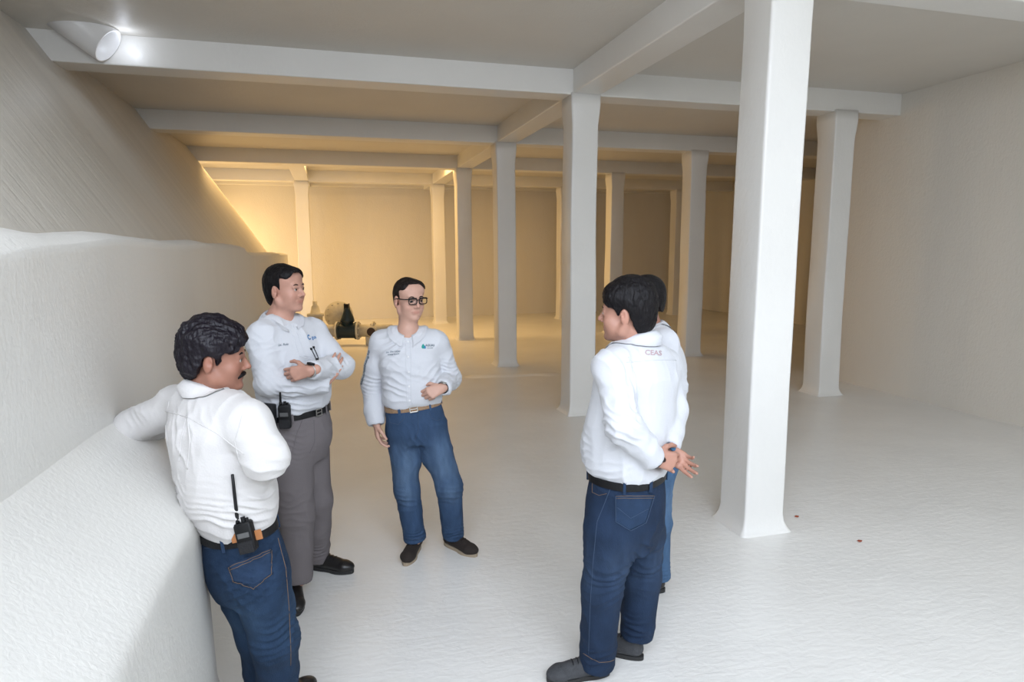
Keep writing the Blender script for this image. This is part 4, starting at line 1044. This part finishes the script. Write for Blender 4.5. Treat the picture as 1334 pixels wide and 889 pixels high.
# ------------------------------------------------------------------ radios and pouch at the belts (things of their own)
def radio(c, r_, u_, o_, label, H_=.115, W_=.056, D_=.034, ant=.17, tip=None, patches=False):
    """c centre of the case, r_ right, u_ up, o_ outward (towards the viewer)"""
    root = empty('two_way_radio', c); tag(root, label, 'radio')
    r_, u_, o_ = unit(r_), unit(u_), unit(o_)
    bm = bmesh.new(); frame_box(bm, c, (r_, u_, o_), (W_/2, H_/2, D_/2), .006, 3)
    frame_box(bm, c+u_*(H_*.43), (r_, u_, o_), (W_*.46, H_*.10, D_*.42), .004, 2); body = bm_obj('case', bm, M_black, root, True)
    bm = bmesh.new(); frame_box(bm, c-u_*H_*.30+o_*(D_/2+.002), (r_, u_, o_), (W_*.44, H_*.20, .004), .003); bm_obj('battery', bm, M_black_soft, root)
    bm = bmesh.new(); frame_box(bm, c+u_*H_*.12+o_*(D_/2+.0015), (r_, u_, o_), (W_*.34, H_*.085, .002), .001); bm_obj('label_plate', bm, plain('grey_plate', (.10, .10, .10), .4), root)
    for q, rr, hh in ((.06, .0075, .018), (.27, .006, .012)):
        bm = bmesh.new(); b = c+r_*W_*q+u_*H_*.52; add_tube(bm, [b, b+u_*hh], rr, 14); bm_obj('knob', bm, M_black, root)
    bm = bmesh.new(); b = c-r_*W_*.30+u_*H_*.5; at_ = u_ if tip is None else unit(tip-b); ant = ant if tip is None else float(np.linalg.norm(tip-b)); add_tube(bm, [b, b+at_*.02, b+at_*.022, b+at_*ant*.6, b+at_*ant], [.0085, .0080, .0062, .0055, .0048], 12); bm_obj('antenna', bm, M_black, root, True)
    bm = bmesh.new(); frame_box(bm, c-o_*(D_/2+.004)+u_*H_*.1, (r_, u_, o_), (W_*.3, H_*.33, .004), .001); bm_obj('belt_clip', bm, M_black, root)
    if patches:
        for q in (-1, 1):
            bm = bmesh.new(); frame_box(bm, c+r_*q*(W_*.5+.012)-u_*.004*q-o_*(D_*.1), (r_, u_, o_), (.012, .017, .003), .002); bm_obj('leather_strap', bm, M_patch, root)
    return root
bvBB = bvh_of([B_['trousers'], B_['shirt']])
h = proj_pt(bvBB, J(326, 694, 2.0), viewdir(326, 694), .0)
ux = unit(UP*.97-RT*.24)
tipB = proj_pt(bvBB, J(301, 618, 2.0), viewdir(301, 618), .012)
radio(h-FH*.034, unit(np.cross(ux, -FH)), ux, -FH, 'black two-way radio with a long antenna, clipped to the belt of the leaning man', .100, .060, tip=tipB, patches=True)
bvDD = bvh_of([D['trousers'], D['shirt']])
h = proj_pt(bvDD, J(373, 541, 3.1), viewdir(373, 541), .0); od = unit(-FH*.9+RH*.1)
tipD = proj_pt(bvDD, J(364, 510, 3.1), viewdir(364, 510), .012)
radio(h+od*.032, unit(np.cross(ZU, od)), ZU, od, 'black two-way radio hanging at the belt of the man with crossed arms', .120, .060, tip=tipD)
h = proj_pt(bvDD, J(354, 541, 3.1), viewdir(354, 541), .0); od = unit(-FH*.9-RH*.3); r_ = unit(np.cross(ZU, od))
root = empty('belt_pouch', h+od*.02); tag(root, 'black nylon phone pouch on the belt beside the radio of the man with crossed arms', 'pouch')
bm = bmesh.new(); frame_box(bm, h+od*.022, (r_, ZU, od), (.038, .062, .021), .010, 3); bm_obj('case', bm, M_black_soft, root, True)
bm = bmesh.new(); frame_box(bm, h+od*.026+ZU*.036, (r_, ZU, od), (.040, .030, .021), .008, 3); bm_obj('flap', bm, M_black_soft, root, True)
# pen-like clip hanging in the shirt pocket of the man with crossed arms
q0 = [proj_pt(bvD, J(x, y, 3.0), viewdir(x, y), .003) for x, y in ((405, 455), (409, 463), (412, 470))]
bm = bmesh.new(); add_tube(bm, q0, .0022, 8); q1 = [proj_pt(bvD, J(x, y, 3.0), viewdir(x, y), .003) for x, y in ((408, 453), (412, 461), (415, 468))]
add_tube(bm, q1, .0022, 8)
for q in (q0[0], q1[0], q0[2]*.5+q1[2]*.5): frame_box(bm, q, (RH, ZU, -FH), (.006, .006, .003), .001)
o = bm_obj('folded_glasses', bm, M_black, None, True); tag(o, 'dark folded glasses hanging from the shirt front of the man with crossed arms', 'glasses')

# ------------------------------------------------------------------ pipe stub, valves, chips on the floor
root = empty('pipe_stub', J(105, 30, 6.0)); tag(root, 'white plastic pipe stub coming down through the ceiling at the top left', 'pipe')
b = J(141, 60, 5.9); vp_ = viewdir(141, 60); rv = unit(RT-vp_*(RT@vp_)); uv = unit(np.cross(rv, vp_)); uv = uv if uv@UP > 0 else -uv; a = b-unit((rv*.74-uv*.67)*.90-vp_*.43)*.62; M_pvc = plain('white_pvc', (.80, .79, .78), .35)
bm = bmesh.new(); n = 40; d = unit(b-a); e1 = unit(np.cross(d, ZU)); e2 = np.cross(d, e1); rings = []
for p, r in ((a, .158), (b, .158), (b, .143), (a, .143)):
    rings.append([bm.verts.new(tuple(p+r*(e1*math.cos(2*math.pi*k/n)+e2*math.sin(2*math.pi*k/n)))) for k in range(n)])
for r0, r1 in zip(rings, rings[1:]+rings[:1]):
    for k in range(n): bm.faces.new((r0[k], r0[(k+1) % n], r1[(k+1) % n], r1[k]))
bm_obj('pipe', bm, M_pvc, root, True)
lp_ = bpy.data.lights.new('pipe_hole_light', 'POINT'); lp_.energy = 1.0; lp_.color = (.80, .87, 1); lp_.shadow_soft_size = .03
lo_ = bpy.data.objects.new('pipe_hole_light', lp_); COL.objects.link(lo_); lq = FW+RT*(162-667)/CF-UP*(42-444.5)/CF; lo_.location = tuple(np.array([0, 0, HC])+lq*(6.62/lq[1])-ZU*.10)

M_pvc_dirty = plain('cream_pipe_paint', (.62, .58, .48), .5, bump=.2, scale=60, var=.1, vscale=12)
M_valve = plain('dark_blue_green_iron', (.010, .028, .040), .4, bump=.2, scale=80)
def flange(bm, c, ax, r=.165, t=.03, bolts=8):
    ax = unit(ax); add_tube(bm, [c-ax*t/2, c+ax*t/2], r, 36); e1 = unit(np.cross(ax, ZU)); e2 = np.cross(ax, e1)
    for k in range(bolts):
        q = c+(e1*math.cos(2*math.pi*(k+.5)/bolts)+e2*math.sin(2*math.pi*(k+.5)/bolts))*r*.80; add_tube(bm, [q-ax*t*1.3, q+ax*t*1.3], .015, 8)
HV = 12.9
vc_ = J(453, 431, HV); px = RH
root = empty('valve_pipework', (vc_[0], vc_[1], 0)); tag(root, 'cream flanged pipe run on the floor, with a blue-green valve bolted in it', 'pipework')
bm = bmesh.new(); add_tube(bm, [vc_-px*.16-px*1.0, vc_-px*.18], .125, 28); add_tube(bm, [vc_+px*.18, vc_+px*.9], .125, 28); bm_obj('pipe', bm, M_pvc_dirty, root, True)
for q in (-.21, .21, -.62, .52): bm = bmesh.new(); flange(bm, vc_+px*q, px, .185, .035); bm_obj('flange', bm, M_pvc_dirty, root)
bm = bmesh.new(); sp_ = vc_-px*.62+px*.0; tp = J(411, 412, HV); add_tube(bm, [np.array([tp[0], tp[1], vc_[2]]), tp, tp, tp+ZU*.05, tp+ZU*.06, tp+ZU*.2, tp+ZU*.22, tp+ZU*.30], [.14, .14, .165, .165, .10, .07, .045, .045], 24); bm_obj('riser', bm, M_pvc_dirty, root, True)
dc = J(441, 411, HV+.35); bm = bmesh.new(); add_tube(bm, [dc, dc+FH*.06], .29, 48); add_tube(bm, [dc+FH*.05, dc+FH*.5], .16, 28); e1, e2 = RH, ZU
for k in range(12):
    q = dc+(e1*math.cos(2*math.pi*k/12)+e2*math.sin(2*math.pi*k/12))*.245; add_tube(bm, [q-FH*.02, q+FH*.08], .016, 8)
bm_obj('blind_flange', bm, M_pvc_dirty, root, True)
bm = bmesh.new(); tc_ = vc_+px*.52; add_tube(bm, [tc_, tc_-FH*.22], .105, 28); bm_obj('tee_branch', bm, M_pvc_dirty, root, True)
bm = bmesh.new(); add_tube(bm, [tc_-FH*.20, tc_-FH*.225], .085, 28); bm_obj('branch_opening', bm, plain('pipe_mouth_shade', (.05, .03, .025), .7), root)  # dark end disc, shade of the hollow branch put into its colour
for q in (-.6, .45):
    bm = bmesh.new(); add_box(bm, tuple(vc_+px*q-np.array([.09, .09, vc_[2]])), tuple(vc_+px*q+np.array([.09, .09, -.11])), .01); bm_obj('support_block', bm, M_pvc_dirty, root)
root = empty('gate_valve', vc_); tag(root, 'dark blue-green iron gate valve, left of the man in glasses', 'valve')
bm = bmesh.new(); add_tube(bm, [vc_-px*.185, vc_-px*.15, vc_-px*.15, vc_+px*.15, vc_+px*.15, vc_+px*.185], [.175, .175, .155, .155, .175, .175], 32); bm_obj('body', bm, M_valve, root)
bm = bmesh.new(); add_tube(bm, [vc_, vc_+ZU*.17, vc_+ZU*.18, vc_+ZU*.22, vc_+ZU*.28, vc_+ZU*.42, vc_+ZU*.47], [.115, .115, .14, .14, .125, .065, .06], 28); bm_obj('bonnet', bm, M_valve, root, True)
bm = bmesh.new(); frame_box(bm, vc_+ZU*.50, (RH, ZU, FH), (.045, .04, .045), .012); bm_obj('stem_nut', bm, M_black, root)
for i, (x, y, s_) in enumerate(((1038, 674, .030), (1120, 706, .030))):
    d = J(x, y, 1); t_ = (0-HC)/(FW+RT*(x-667)/CF-UP*(y-444.5)/CF)[2]; q = np.array([0, 0, HC])+(FW+RT*(x-667)/CF-UP*(y-444.5)/CF)*t_
    bm = bmesh.new(); bmesh.ops.create_icosphere(bm, subdivisions=2, radius=s_/2)
    for v in bm.verts: v.co = Vector((v.co.x*1.1+.004*math.sin(v.co.y*300+i), v.co.y*.8+.003*math.sin(v.co.x*400), v.co.z*.25)); v.co += Vector((q[0], q[1], .006))
    o = bm_obj('paint_chip', bm, M_speck); tag(o, ['small dark red chip on the floor, nearer the big column base', 'small brown chip on the open floor, farther right of the big column base'][i], 'chip')
def onfloor(px, py):
    d = FW+RT*(px-667)/CF-UP*(py-444.5)/CF; return np.array([0, 0, HC])+d*(-HC/d[2])
a, b = onfloor(596, 491), onfloor(742, 487); V = []; Fc = []; nn_ = 40
for i in range(nn_+1):
    t = i/nn_; c = a*(1-t)+b*t; wd_ = .16+.07*float(noise3([[t*6, 0, 1.]])[0]); hh = .022+.008*float(noise3([[t*9, 3, 1.]])[0]); e = min(1, 6*t, 6*(1-t))
    for k, q in enumerate((-1, -.6, -.2, .2, .6, 1)): V.append(c+FH*q*wd_+ZU*(-.012+(hh+.012)*e*math.cos(q*math.pi/2)**.7 if abs(q) < 1 else -.012))
for i in range(nn_):
    for k in range(5): a_ = i*6+k; Fc.append((a_, a_+6, a_+7, a_+1))
ridge = mesh_obj('trim_2', V, Fc, M_col); tag(ridge, kind='structure')
